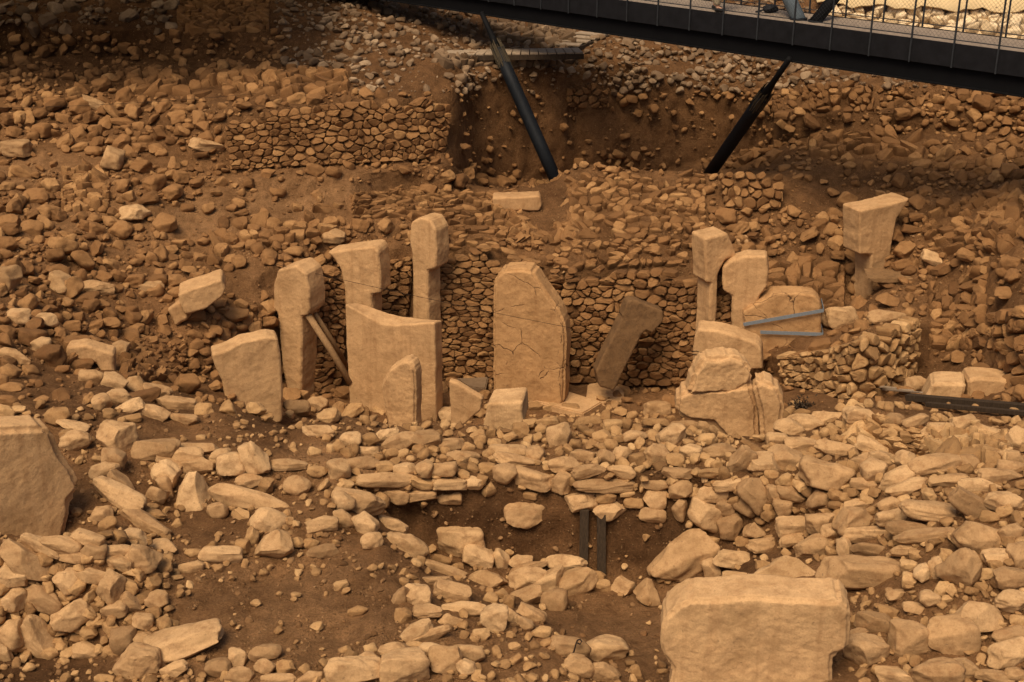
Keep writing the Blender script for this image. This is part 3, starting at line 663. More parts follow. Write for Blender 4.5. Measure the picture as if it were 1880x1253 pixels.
wall("low stacked wall of rounded stones before the timber beam", [(1562,818,752),(1640,832,770),(1740,846,796),(1865,852,808)], .20, 1.3, .11, mat='rubble', seed=37, miss=.08, jit=.4, tones=(.35, .95))

# ------------------------------------------------------------------ boulders read off the photograph one by one:  x,y,width,height,turn,kind
B1 = """340,175,125,95,0,r;518,152,155,120,5,b;695,205,205,95,-8,r;890,205,165,70,8,s;838,238,140,75,-5,r;508,252,100,85,0,b;470,303,120,70,-15,r;545,350,125,60,50,s;760,268,115,60,35,s;890,280,138,65,-5,b;985,235,90,60,-10,r;1040,275,128,112,20,r;1146,255,160,110,62,b;745,320,120,95,45,b;745,375,105,70,80,b;705,405,90,90,0,w;870,388,130,175,0,w;532,412,215,82,25,b;655,542,215,88,25,b;700,497,90,38,10,s;600,605,112,75,10,b;455,505,90,70,0,b;485,545,80,60,-30,r;505,595,65,42,0,r;1120,435,335,88,10,r;975,480,90,70,0,r;1080,500,80,50,20,b;1205,535,130,105,35,b;1225,512,120,65,25,s;1130,595,60,85,10,r;1230,645,160,138,5,w;1090,640,60,65,0,r;990,688,168,80,5,b;865,675,70,42,5,r;735,640,112,60,15,s;530,665,112,55,15,b;530,722,125,70,12,b;640,700,135,120,40,b;860,735,105,50,5,b;1195,375,60,68,0,b;1330,375,112,88,20,r;1290,280,155,55,5,r;1425,302,75,45,5,b;1515,300,102,92,0,r;1540,440,95,85,10,r;1540,520,75,85,30,r;1330,627,60,52,0,r;1395,632,72,48,15,r;1120,352,120,55,12,s;108,715,232,140,42,b;55,770,140,105,18,b;185,640,175,68,35,b;275,640,170,75,15,b;395,610,142,60,10,b;420,668,105,70,12,b;325,690,120,52,0,b;395,697,60,52,0,r;65,885,95,100,10,b;195,880,195,105,28,b;305,800,105,100,-20,b;415,773,132,70,10,b;500,825,108,142,15,b;408,865,55,80,20,w;325,950,170,110,-35,b;435,915,45,38,0,b;515,930,105,72,-10,b;425,975,62,68,20,b;600,900,120,62,50,b;640,985,88,75,10,b;50,1035,130,140,10,r;172,1065,228,105,68,b;20,1130,130,60,80,r;395,1115,135,75,15,b;705,885,105,80,-25,b;560,1062,108,112,0,b;825,1078,325,150,-20,s;620,1162,192,140,0,b;1190,1122,135,85,-5,r;1062,1145,85,78,0,b;980,1190,112,92,-20,r;1070,1222,125,80,-5,r;1190,1187,95,75,0,r;1280,1187,82,62,0,r;1250,1238,145,55,0,r;1395,1232,112,62,0,r;1530,1205,115,120,10,r;470,1240,95,42,0,r;30,40,75,60,20,b;345,490,42,36,0,b;325,105,130,48,15,s;300,145,62,52,0,r;650,1060,90,60,-10,b;780,1195,120,60,-20,b"""
B2 = """60,125,135,60,0,r;205,165,90,72,0,r;290,165,82,56,-10,r;368,150,118,72,-40,r;432,177,152,80,-30,r;545,165,122,75,0,b;660,190,112,58,10,r;275,217,112,48,-5,b;215,212,55,60,0,r;710,237,138,50,12,s;912,222,160,62,8,b;1030,225,78,78,0,r;955,258,195,55,15,s;1140,155,102,95,-20,b;255,270,158,62,-5,r;145,295,96,85,0,r;55,305,82,50,10,b;225,355,98,52,-5,b;355,290,86,55,5,r;450,300,98,58,-5,r;535,300,76,82,0,r;622,296,108,70,0,b;360,345,228,66,10,r;525,360,96,50,0,b;647,365,138,66,0,b;757,360,88,62,0,r;410,418,106,70,5,b;522,415,128,56,-3,b;650,428,102,56,0,b;828,385,66,70,5,w;820,295,76,56,0,r;900,320,102,86,0,r;1020,338,182,95,5,b;1155,355,96,96,10,b;1160,280,128,70,10,r;1275,307,142,56,-5,b;1345,372,258,60,5,b;1420,310,116,56,8,r;1240,442,132,86,8,b;1365,485,138,80,3,b;1445,412,62,32,0,b;1475,450,82,46,-3,b;1350,425,82,45,-5,b;1010,417,60,30,0,b;980,498,162,106,5,b;700,615,192,132,0,b;240,450,208,116,8,b;270,545,112,95,0,b;345,440,62,70,0,r;175,522,112,62,50,r;390,547,128,76,20,r;455,630,192,90,35,r;515,690,82,34,5,b;620,750,192,56,20,b;778,695,128,96,5,b;615,707,82,50,0,b;880,707,105,70,88,r;685,735,50,36,0,r;805,788,182,85,-5,w;965,715,102,72,20,b;1000,745,155,55,-25,r;1000,800,165,110,-15,r;1090,800,150,100,-25,b;1170,725,168,82,-5,r;1220,800,155,105,-30,b;575,800,148,46,5,b;660,850,155,92,10,b;505,867,116,96,-5,b;430,870,90,60,-50,b;550,940,120,66,0,b;715,920,178,58,-10,b;640,970,112,60,-25,w;1000,872,132,80,-20,b;1120,892,112,106,0,b;835,880,62,52,0,b;880,862,56,52,0,b;915,892,52,62,0,b;850,967,112,118,0,b;930,965,100,60,50,r;975,987,92,62,50,b;1015,952,128,80,30,b;1330,820,78,56,0,b;1425,820,122,88,0,w;1540,850,112,112,0,w;1310,777,66,46,0,b;1335,1115,205,130,15,r;1185,1100,178,95,25,r;1235,1182,130,95,30,r;1335,1215,130,85,45,b;1485,1215,72,50,80,b;560,1040,172,50,-10,b;500,1025,132,68,-20,b;560,1110,112,62,-10,r;630,1152,138,126,0,b;410,1120,145,85,0,r;440,1187,208,150,0,b;220,1202,232,132,0,r;270,1150,102,62,0,r;745,1122,112,90,15,b;722,1190,82,82,0,r;790,1042,76,52,0,b;30,1237,102,62,0,r;490,1090,82,46,0,r;440,960,72,72,0,b;1060,1032,82,62,0,b;1265,85,120,42,0,b;1380,100,82,52,0,b;1330,155,78,60,0,b;1245,240,112,62,-10,r;1345,245,76,72,0,r;1420,235,84,66,-15,r;1490,255,66,66,0,b;1550,235,132,78,15,r;1480,150,102,56,0,r;1580,25,112,66,0,b;650,55,92,66,0,b;725,48,62,42,0,b;1040,20,76,42,0,b;1112,20,82,46,0,b;1190,30,82,46,0,b;775,150,62,56,0,b;835,132,46,56,0,b;965,122,76,62,20,b;1010,95,66,52,0,b;1085,85,92,38,0,b;300,620,92,70,0,r;75,545,132,70,5,b;80,670,132,62,0,r;235,935,82,42,0,r;40,630,62,46,0,r;160,820,62,42,0,b"""
B3 = """260,40,96,56,0,r;308,57,112,46,0,r;130,145,122,90,0,b;190,105,122,56,0,r;60,240,132,102,10,r;145,260,76,62,0,r;60,90,112,42,0,r;295,107,92,72,20,r;345,117,92,70,40,r;440,85,128,72,-10,b;290,165,82,52,0,r;215,215,92,66,0,r;335,217,152,66,0,r;440,272,150,92,-72,b;547,280,142,102,18,b;635,255,158,108,15,b;603,165,92,62,0,b;730,97,152,82,0,r;655,112,122,82,0,r;840,70,142,62,0,b;710,190,132,62,0,b;860,205,158,72,0,r;735,242,72,52,0,r;820,330,212,142,5,b;640,347,76,68,0,b;985,60,152,78,10,b;955,102,82,42,0,b;1030,197,142,56,20,b;1040,300,108,88,-5,b;985,265,92,62,-30,b;1080,252,122,66,15,b;1320,275,232,88,-3,r;1180,255,88,92,0,r;1150,337,162,76,-28,r;1190,377,182,66,-15,r;1375,347,158,66,-8,r;1465,270,88,72,10,r;1510,375,162,66,0,r;1650,240,112,56,0,b;1660,290,125,62,0,b;1610,332,192,62,8,b;1505,225,122,66,-3,r;1672,165,92,110,0,b;1010,367,152,52,5,b;55,370,122,56,-5,b;55,430,102,82,0,b;170,385,96,96,0,r;335,402,172,76,5,b;160,317,132,52,10,b;310,317,116,42,10,b;380,365,122,56,-10,b;45,505,112,70,0,r;165,475,92,78,-75,b;280,495,148,122,22,b;370,470,88,72,10,b;508,405,155,112,52,b;465,465,105,76,40,b;395,560,108,106,-20,b;500,567,92,82,0,w;570,505,72,56,30,b;628,465,92,92,0,b;660,410,112,62,15,r;590,410,90,66,60,b;785,440,96,88,0,r;675,552,148,96,-5,b;800,537,122,92,-10,b;450,620,66,46,0,b;545,635,132,62,0,b;680,620,122,56,-8,b;975,465,132,62,0,r;960,525,178,108,0,b;845,580,86,66,0,b;765,652,155,102,-32,r;1010,590,192,66,-8,b;1110,455,118,66,-12,b;1130,510,158,72,-3,b;1310,482,285,92,12,s;1185,567,168,66,0,r;1270,597,242,66,-12,r;1485,465,215,98,42,b;1625,450,172,96,0,r;1500,602,212,142,22,r;1640,587,112,82,0,b;845,675,72,50,80,b;912,665,105,78,60,b;1025,660,162,76,3,b;1175,667,128,56,3,b;180,700,282,155,-32,b;310,755,112,76,80,b;315,622,52,50,0,b;410,700,182,80,15,b;540,730,62,46,0,b;985,775,348,146,0,b;670,750,285,112,5,w;430,775,132,42,0,b;1190,735,72,62,0,b;1195,797,62,62,0,b;1250,765,72,86,0,b;1318,750,108,68,80,b;1432,735,168,195,8,w;1490,712,92,52,65,b;1345,837,72,62,0,b;1595,700,132,86,-15,r;1695,685,102,102,0,b;1660,790,152,96,-5,r;1655,890,132,102,-3,r;1145,862,102,52,-5,b;1288,882,88,72,0,b;1222,922,102,52,20,b;1098,945,88,58,25,b;1050,990,172,90,12,b;955,985,70,50,80,b;970,1045,96,60,-28,b;1010,1110,178,142,0,b;1200,1055,168,152,-20,b;1390,1045,198,160,-8,b;1500,960,215,140,10,w;1590,990,66,50,0,b;1655,1040,162,76,-5,r;1655,1125,195,102,-8,b;1685,980,72,52,0,b;1320,1212,205,120,-10,b;1430,1190,125,92,35,b;1130,1228,152,75,0,b;1580,1230,152,62,0,r;1670,1222,102,72,0,r;1125,80,92,62,0,r;1222,80,112,52,0,b;1110,132,72,56,0,b;1185,157,62,52,0,b;1282,185,72,66,0,b;1320,130,125,80,-5,b;1410,185,102,82,-20,b;1545,137,125,66,22,b;1440,87,112,66,10,b"""
B4 = """95,530,122,76,0,b;45,330,122,120,0,b;85,265,100,70,70,b;320,345,108,86,20,b;505,372,192,76,8,b;810,375,122,62,-5,b;945,340,92,70,0,b;810,215,66,62,0,b;865,195,80,60,80,b;640,697,115,78,-25,s;435,785,122,60,0,r;490,852,122,82,0,r;618,882,128,96,5,b;725,897,108,92,0,w;330,815,76,40,0,b;545,990,96,90,0,r;630,955,142,76,10,r;700,1015,152,76,-25,r;830,1042,162,78,5,b;835,942,142,82,15,b;945,1000,192,70,8,b;985,1072,152,60,0,b;245,552,112,70,0,b;590,515,76,70,40,b;385,580,92,60,0,b;1570,180,96,56,0,r;1790,100,110,76,0,r;1385,165,80,70,0,r;215,685,112,90,0,r;60,740,200,70,10,r;1380,930,76,76,0,b;1460,960,92,80,0,b;1590,1020,132,80,0,r;1700,1000,102,92,0,r;15,880,60,82,0,r;60,912,122,60,0,r;35,980,112,60,10,r;700,1075,102,42,0,b"""
B6 = """305,1100,128,76,-8,r;375,1075,80,70,0,b;540,1125,112,70,0,r;1290,622,172,110,10,b;1540,622,192,72,10,b;1805,745,96,56,0,r;1700,985,122,86,0,r;1600,955,82,46,0,b;1545,1000,92,42,0,r;1790,310,132,70,28,b;1625,335,120,56,0,b;1680,150,112,42,8,b;1040,300,62,60,0,w;300,265,65,45,0,b;180,297,60,45,0,b;1600,870,62,40,0,b;1010,885,80,55,0,b;1075,822,75,45,0,b;1180,775,110,60,-15,b;1150,860,85,60,-25,b;1225,840,70,65,0,r;1280,810,85,75,0,r"""
BT = """515,560,150,50,38,b;75,790,165,86,5,b;235,695,88,76,0,r;612,605,120,40,58,b;650,650,105,40,20,b;715,590,70,76,0,b;285,545,82,42,0,b;500,810,86,50,0,r;610,845,112,102,30,b;350,760,92,60,-32,b;430,785,82,40,-20,b;1070,630,76,70,0,b;510,702,62,60,0,b;105,630,66,66,0,r;1110,780,172,60,15,b;1420,360,72,60,-55,b;1195,357,66,62,0,b;925,1030,92,80,0,b;720,1140,152,80,0,r;125,920,105,60,40,b;1330,975,60,55,0,b;840,795,80,45,10,b;750,790,80,50,-10,b;440,475,80,50,30,b;960,700,60,40,0,b"""
BOULD = []
for txt, off, sc in ((B1, (0, 740), 2.442), (B2, (560, 740), 2.443), (B3, (1180, 740), 2.443), (B4, (0, 400), 2.914), (B6, (1100, 370), 2.914), (BT, (0, 0), 2.914)):
    for it in txt.replace("\n", "").split(";"):
        x, y, w, h, a, k = it.split(",")
        BOULD.append([off[0] + float(x) / sc, off[1] + float(y) / sc, float(w) / sc, float(h) / sc, float(a), k.strip()])
# nothing twice where two readings overlap
BOULD.sort(key=lambda r: -r[2] * r[3])
keep = []
for r in BOULD:
    if all((r[0] - q_[0]) ** 2 + (r[1] - q_[1]) ** 2 > (0.30 * (min(q_[2], q_[3]) + min(r[2], r[3])) * .9) ** 2 for q_ in keep): keep.append(r)
NMAX = 298
HERO, EXTRA = keep[:NMAX], keep[NMAX:]

def place_rock(r, rng, sub):
    u, v, w, h, a, k = r
    p, n = hit_or(u, v + 0.30 * h)
    kd = depth_of(p); m = kd / FPX                      # metres per photo pixel there
    al = PITCH + math.atan((v - 626.5) / FPX)
    Wm, Hm = w * m * 1.15, h * m * 1.25
    if k == 's': z = Hm * .62
    elif k == 'w': z = Hm * .85
    else: z = Hm * rng.uniform(.78, .92)
    d = max(.62 * Hm, min(1.5 * Hm, (Hm - z * math.cos(al) * .8) / math.sin(al)))
    V, F = rock(rng, sub, k)
    V = V * np.array([Wm / 2, d / 2, z / 2])
    V = rot_view(V, a * .9)
    yaw = rng.uniform(-.35, .35) if k != 's' else rng.uniform(-.15, .15)
    c, s = math.cos(yaw), math.sin(yaw)
    V = np.stack([V[:, 0] * c - V[:, 1] * s, V[:, 0] * s + V[:, 1] * c, V[:, 2]], 1)
    # fit the seen outline to the reading
    fx = Wm / (np.ptp(V[:, 0]) + 1e-6) if abs(a) < 35 else 1.0
    V[:, 0] *= min(1.25, max(.8, fx))
    ctr = at_depth(u, v, kd - .12 * d)
    return V, F, ctr, m

rng = np.random.default_rng(5)
HEROES = []
for r in HERO:
    big = max(r[2], r[3])
    V, F, ctr, m = place_rock(r, rng, 4 if big > 46 else 3)
    zmin = V[:, 2].min(); base = Vector((ctr.x, ctr.y, ctr.z + zmin))
    V = V - np.array([0, 0, zmin])
    t = float(np.clip(rng.normal(.5, .2), .05, .95))
    me = mesh_np("boulder", V, F, np.full(len(V), t), 62)
    o = link("boulder", me, M['stone'], loc=base)
    HEROES.append((o, r, V, t))

# ------------------------------------------------------------------ labels of the boulders: look, then the landmark they lie by
LM = [(60,860,"the half-buried T-shaped pillar head"),(150,1130,"the dark hollow under the stacked stone corner"),(380,945,"the small stone-lined hollow"),
 (560,1130,"the bare brown soil patch"),(850,960,"the dark earth face of the trench"),(1088,1000,"the two upright planks"),(1120,1150,"the reddish trench floor"),
 (1056,1190,"the hooked rusty wire"),(1390,1180,"the large pillar top in the pit"),(920,750,"the pale squared block at the ring edge"),(1340,740,"the split boulder"),
 (735,720,"the small pointed fragment"),(445,680,"the broad leaning slab"),(360,555,"the squared fragment tilted over the hollow"),(165,650,"the low tilted slab in the rubble"),
 (1600,680,"the low curved wall of round stones"),(1780,735,"the dark timber beam"),(1850,640,"the tall wall of round stones"),(1620,470,"the far T-shaped pillar by the beam"),
 (1440,590,"the slab bound with straps"),(560,250,"the straight retaining wall"),(200,190,"the string line on the slope"),(470,785,"the dark pit below the leaning slab"),
 (1780,880,"the stone terrace above the pillar pit"),(700,840,"the wall course over the trench end"),(1490,890,"the big rough pale boulder"),(250,800,"the trodden soil before the pillar head"),
 (640,1020,"the foot of the earth mound"),(1720,1120,"the loose stones beside the pit"),(100,420,"the trodden slope path"),(820,1130,"the stone heap on the trench rim")]
ORD = "first second third fourth fifth sixth seventh eighth ninth tenth eleventh twelfth thirteenth fourteenth fifteenth sixteenth".split()
def look_of(r):
    u, v, w, h, a, k = r
    asp = w / h
    s = {'b': 'blocky', 'r': 'rounded', 's': 'flat', 'w': 'pointed'}[k]
    if abs(a) > 60: s = 'upright ' + s
    elif abs(a) >= 22: s = 'tilted ' + s
    if asp > 1.85: s = 'long ' + s
    if w * h > 2600: s = 'big ' + s
    elif w * h < 750: s = 'small ' + s
    return s
byk = {}
for o, r, V, t in HEROES:
    lm = min(range(len(LM)), key=lambda i: (LM[i][0] - r[0]) ** 2 + (LM[i][1] - r[1]) ** 2)
    byk.setdefault((lm, look_of(r)), []).append((math.hypot(LM[lm][0] - r[0], LM[lm][1] - r[1]), o))
for (lm, lk), lst in byk.items():
    lst.sort(key=lambda q_: q_[0])
    for i, (_, o) in enumerate(lst):
        lab = f"{lk} limestone boulder lying by {LM[lm][2]}" if len(lst) == 1 else f"{ORD[i]} {lk} boulder counting out from {LM[lm][2]}"
        tag(o, lab, "boulder", "loose boulders of the excavation")

# ------------------------------------------------------------------ rubble and gravel
def inside(poly, u, v):
    c = False; k = len(poly)
    for i in range(k):
        x1, y1 = poly[i]; x2, y2 = poly[(i + 1) % k]
        if (y1 > v) != (y2 > v) and u < (x2 - x1) * (v - y1) / (y2 - y1) + x1: c = not c
    return c
MU, MV = 720, 80
mask = np.zeros((1253 + 2 * MV + 60, 1880 + 2 * MU), dtype=np.uint8)
def mark(u, v, w, h, a=0.0, k=.8):
    a = math.radians(a); R_ = int(max(w, h) / 2 + 2)
    y0, y1, x0, x1 = int(v + MV - R_), int(v + MV + R_ + 1), int(u + MU - R_), int(u + MU + R_ + 1)
    y0, x0 = max(y0, 0), max(x0, 0)
    if y1 <= y0 or x1 <= x0: return
    yy, xx = np.mgrid[y0:min(y1, mask.shape[0]), x0:min(x1, mask.shape[1])]
    dx = xx - (u + MU); dy = yy - (v + MV)
    p = dx * math.cos(a) + dy * math.sin(a); q_ = -dx * math.sin(a) + dy * math.cos(a)
    mask[y0:y1, x0:x1][(p / (w / 2)) ** 2 + (q_ / (h / 2)) ** 2 < k * k] = 1
for r in keep: mark(r[0], r[1], r[2], r[3], r[4], .85)
for poly in WALL_PX:
    us = [p[0] for p in poly]; vs = [p[1] for p in poly]
    for v in range(int(min(vs)) - 1, int(max(vs)) + 1):
        for u in range(int(min(us)), int(max(us)), 3):
            if 0 <= u + MU < mask.shape[1] - 3 and 0 <= v + MV < mask.shape[0] and inside(poly, u, v): mask[v + MV, u + MU:u + MU + 3] = 1
# where the ground is bare (u, v, ru, rv, share of stones kept)
BARE = [(1450,640,60,25,.05),(360,400,90,22,.06),(480,375,95,22,.06),(600,350,95,22,.06),(720,335,80,18,.08),(950,950,240,60,.04),(1390,1190,185,135,0),(50,890,100,120,0),(560,1130,250,75,.10),(430,1210,150,40,.3),(640,1020,70,55,.3),(1110,1150,90,70,.05),(950,960,230,55,.06),(1210,985,150,60,.08),(390,960,60,35,.12),(110,725,130,45,.10),(300,770,120,30,.25),
        (560,870,80,35,.15),(640,810,80,25,.4),(990,230,150,100,.10),(1240,240,150,75,.12),(1555,345,110,45,.12),(1500,725,75,32,.10),(1725,670,45,45,.12),(430,395,190,36,.15),(560,345,170,42,.12),(330,300,60,30,.4),(380,440,90,25,.3),
        (460,520,60,40,.12),(90,300,110,40,.18),(250,80,330,45,.35),(430,165,200,22,.45),(1580,235,180,28,.2),(290,680,50,25,.6),(240,880,40,60,.2),(1010,730,110,30,.05),(1200,740,50,20,.1),(770,140,80,30,.3),(1750,760,90,22,.25),
        (1650,415,60,40,.5),(1500,620,60,30,.2),(700,330,120,22,.2),(300,360,90,25,.35)]
def kept(u, v):
    d = 1.0
    for (a, b, ru, rv, k) in BARE:
        e = ((u - a) / ru) ** 2 + ((v - b) / rv) ** 2
        if e < 1.6: d = min(d, k + (1 - k) * max(0, (e - .7) / .9))
    return d
rr = np.random.default_rng(21)
LIB = {s_: [rock(rr, s_, kk, .06) for kk in ('b', 'b', 'r', 'r', 's', 'b', 'w', 'b') for _ in range(4)] for s_ in (0, 1, 2, 3)}
def rand_rot(rg, flat=.8):
    yaw = rg.uniform(0, 6.28); p, q_ = rg.normal(size=2) * flat
    return np.array((Matrix.Rotation(yaw, 3, 'Z') @ Matrix.Rotation(p, 3, 'X') @ Matrix.Rotation(q_, 3, 'Y')))
def drop(heap, u, v, size, rg, sub, sink=.22, lift=None, flat=.35):
    p, n = hit(u, v)
    if p is None or p.y > 60: return False
    V, F = LIB[sub][rg.integers(len(LIB[sub]))]
    dims = np.array([1.0, rg.uniform(.62, .95), rg.uniform(.45, .8)]) * size / 2
    W = (V * dims) @ rand_rot(rg, flat).T
    c = np.array(p) + np.array(n) * (size * .5 * .62 * (1 - sink * 2))
    heap.add(W + c, F, float(np.clip(rg.normal(.48, .22), 0, 1))); return True
near_h, mid_h, far_h, grav = Heap(), Heap(), Heap(), Heap()
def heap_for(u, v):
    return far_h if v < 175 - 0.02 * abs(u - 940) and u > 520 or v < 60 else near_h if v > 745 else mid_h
# the smaller boulders that are read off but not objects of their own
for r in EXTRA:
    V, F, ctr, m = place_rock(r, rr, 3)
    heap_for(r[0], r[1]).add(V + np.array(ctr), F, float(np.clip(rr.normal(.5, .2), 0, 1)))
cand = []
for _ in range(108000):
    u = rr.uniform(-520, 2400); v = rr.uniform(-60, 1330)
    cand.append((float(np.clip(rr.lognormal(math.log(.115), .62), .045, .55)), u, v))
cand.sort(reverse=True)
cnt = 0
for size, u, v in cand:
    near = v > 775 - (40 if u > 1500 else 0)
    if near:
        packed = (u > 570 and v < 900 + max(0, u - 1250) * .3) or (u < 310 and 985 < v < 1210)
        if size > (.2 if packed else .13) or rr.random() > (.72 if packed else .26): continue
    if size > (.27 if v < 175 and u > 500 else .46): continue
    if not near and rr.random() > min(1, max(.15, (.72 if v > 330 else .95) + 1.3 * mnoise.noise(Vector((u / 85, v / 45, 9.1))))): continue
    if rr.random() > kept(u, v): continue
    mi, mj = int(v + MV), int(u + MU)
    if mask[mi, mj]: continue
    p, n = hit(u, v)
    if p is None or p.y > 45: continue
    if n.z < .42 and rr.random() < (.6 if p.y < 24 else .15): continue
    px = size * FPX / depth_of(p)
    k = px * .36
    bad = 0
    for dx, dy in ((k, 0), (-k, 0), (0, k * .7), (0, -k * .7)):
        a, b = int(v + MV + dy), int(u + MU + dx)
        if 0 <= a < mask.shape[0] and 0 <= b < mask.shape[1] and mask[a, b]: bad += 1
    if bad > 1: continue
    if drop(heap_for(u, v), u, v, size, rr, 3 if px > 30 else 2 if px > 8 else 1, rr.uniform(.05, .30) if near else rr.uniform(.08, .42)):
        mark(u, v, px, px * .72, 0, .86); cnt += 1
print("rubble", cnt)
for _ in range(34000):
    u = rr.uniform(-60, 1940); v = rr.uniform(0, 1300)
    if mnoise.noise(Vector((u / 60, v / 38, 4.2))) < rr.uniform(-.25, .45) + (.03 if v > 850 else 0): continue
    p, n = hit(u, v)
    if p is None or p.y > 34: continue
    if n.z < .5 and rr.random() < .7: continue
    size = float(np.clip(rr.lognormal(math.log(.028), .55), .010, .09))
    if size * FPX / depth_of(p) < 1.6: continue
    drop(grav, u, v, size, rr, 0 if size < .045 else 1, .3)
tag(link("rubble", near_h.mesh("rubble"), M['rubble']), kind="stuff")
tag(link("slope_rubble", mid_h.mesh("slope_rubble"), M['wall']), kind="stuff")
tag(link("upper_rubble", far_h.mesh("upper_rubble"), M['grey']), kind="stuff")
tag(link("gravel", grav.mesh("gravel"), M['gravel']), kind="stuff")

# ------------------------------------------------------------------ builders for made things
def bm_box(bm, p, x, y, z, hx, hy, hz):
    """box centred at p with half sizes along the unit axes x, y, z"""
    vs = []
    for sx in (-1, 1):
        for sy in (-1, 1):
            for sz in (-1, 1): vs.append(bm.verts.new(p + x * (hx * sx) + y * (hy * sy) + z * (hz * sz)))
    for f in ((0,1,3,2),(4,6,7,5),(0,4,5,1),(2,3,7,6),(0,2,6,4),(1,5,7,3)): bm.faces.new([vs[i] for i in f])
def bm_bar(bm, a, b, w, h, up=Vector((0, 0, 1))):
    d = (b - a); l = d.length; d.normalize(); s = d.cross(up).normalized(); t = s.cross(d).normalized()
    bm_box(bm, (a + b) / 2, d, s, t, l / 2, w / 2, h / 2)
def bm_tube(bm, pts, rad, seg=10):
    rings = []
    for i, p in enumerate(pts):
        d = (pts[min(i + 1, len(pts) - 1)] - pts[max(i - 1, 0)]).normalized()
        s = d.cross(Vector((0.13, 0.2, 1)) if abs(d.z) < .95 else Vector((1, 0, 0))).normalized(); t = s.cross(d)
        r = rad[i] if isinstance(rad, (list, tuple)) else rad
        rings.append([bm.verts.new(p + (s * math.cos(k * 2 * math.pi / seg) + t * math.sin(k * 2 * math.pi / seg)) * r) for k in range(seg)])
    for A, B in zip(rings, rings[1:]):
        for k in range(seg): bm.faces.new([A[k], A[(k + 1) % seg], B[(k + 1) % seg], B[k]])
    bm.faces.new(rings[0][::-1]); bm.faces.new(rings[-1])
def build(name, bm, mat, parent=None, smooth=False, bevel=0.0, org=None):
    bmesh.ops.recalc_face_normals(bm, faces=bm.faces)
    if bevel: bmesh.ops.bevel(bm, geom=list(bm.edges), offset=bevel, segments=1, affect='EDGES', clamp_overlap=True)
    if org is None and parent is None:
        org = sum((v.co for v in bm.verts), Vector()) / len(bm.verts); org.z = min(v.co.z for v in bm.verts)
    if org is None: org = Vector(parent.location) if parent else Vector()
    for v in bm.verts: v.co -= org
    me = bpy.data.meshes.new(name); bm.to_mesh(me); bm.free()
    o = link(name, me, M[mat], parent, None if parent else org, smooth)
    return o

# ------------------------------------------------------------------ footbridge
ZD = 6.05
E0, E1 = at_z(1240, 14.4, ZD), at_z(1880, 97.8, ZD)
bd = (E1 - E0).normalized(); bs = Vector((-bd.y, bd.x, 0)).normalized()       # along, and away from the viewer
if bs.y < 0: bs = -bs
UPZ = Vector((0, 0, 1)); BW = 1.15
Bp = lambda s, w=0.0, z=0.0: E0 + bd * s + bs * w + UPZ * z
S0, S1 = -15.0, 12.0
bridge = empty("footbridge", Bp(-15, .6, -.75)); tag(bridge, "dark steel footbridge with wire netting railings crossing above the excavation", "footbridge")
bm = bmesh.new()
for k in range(9):
    w0 = .03 + k * (BW - .06) / 9
    bm_box(bm, Bp((S0 + S1) / 2, w0 + .066, -.02), bd, bs, UPZ, (S1 - S0) / 2, .0625, .018)
build("deck", bm, 'deck', bridge)
for w in (0.0, BW):
    bm = bmesh.new(); bm_box(bm, Bp((S0 + S1) / 2, w, -.185), bd, bs, UPZ, (S1 - S0) / 2, .012, .195); build("fascia", bm, 'steel', bridge)
bm = bmesh.new(); bm_box(bm, Bp((S0 + S1) / 2, .14, -.54), bd, bs, UPZ, (S1 - S0) / 2, .06, .165)
bm_box(bm, Bp((S0 + S1) / 2, .14, -.70), bd, bs, UPZ, (S1 - S0) / 2, .12, .012); build("girder", bm, 'steel_dark', bridge)
bm = bmesh.new(); bm_box(bm, Bp((S0 + S1) / 2, BW - .14, -.54), bd, bs, UPZ, (S1 - S0) / 2, .06, .165); build("girder", bm, 'steel_dark', bridge)
for k in range(14):
    bm = bmesh.new(); bm_box(bm, Bp(S0 + .8 + k * 1.95, BW / 2, -.47), bd, bs, UPZ, .05, BW / 2 - .21, .08); build("cross_beam", bm, 'steel_dark', bridge)
def s_at_u(u, w=0, z=0):
    lo, hi = -14.0, 12.0
    for _ in range(50):
        m_ = (lo + hi) / 2; p = Bp(m_, w, z); uu = 940 + FPX * p.x / depth_of(p)
        if uu < u: lo = m_
        else: hi = m_
    return lo
sp0, sp8 = s_at_u(1269), s_at_u(1835); step = (sp8 - sp0) / 8
for k in range(-10, 12):
    s_ = sp0 + k * step
    for w in (-.03, BW + .03):
        bm = bmesh.new(); bm_box(bm, Bp(s_ + (0 if w < 0 else .35), w, .36), bd, bs, UPZ, .013, .013, .75); build("post", bm, 'post', bridge)
for w in (-.03, BW + .03):
    bm = bmesh.new(); bm_bar(bm, Bp(S0, w, 1.13), Bp(S1, w, 1.13), .05, .04); build("handrail", bm, 'post', bridge)
    bm = bmesh.new(); bm_bar(bm, Bp(S0, w + (.02 if w < 0 else -.02), .07), Bp(S1, w + (.02 if w < 0 else -.02), .07), .012, .016); build("bottom_rail", bm, 'post', bridge)
    bm = bmesh.new(); h = 1.02; c = .075
    n_ = int((S1 - S0) / c)
    ww = w + (.02 if w < 0 else -.02)
    for i in range(-14, n_):
        for sg in (1, -1):
            s_a = S0 + i * c; s_b = s_a + h
            if s_b > S1 or s_a < S0 + 4: continue
            a, b = (Bp(s_a, ww, .08), Bp(s_b, ww, .08 + h)) if sg > 0 else (Bp(s_a, ww, .08 + h), Bp(s_b, ww, .08))
            bm_bar(bm, a, b, .0017, .0017, bs)
    build("netting", bm, 'post', bridge)
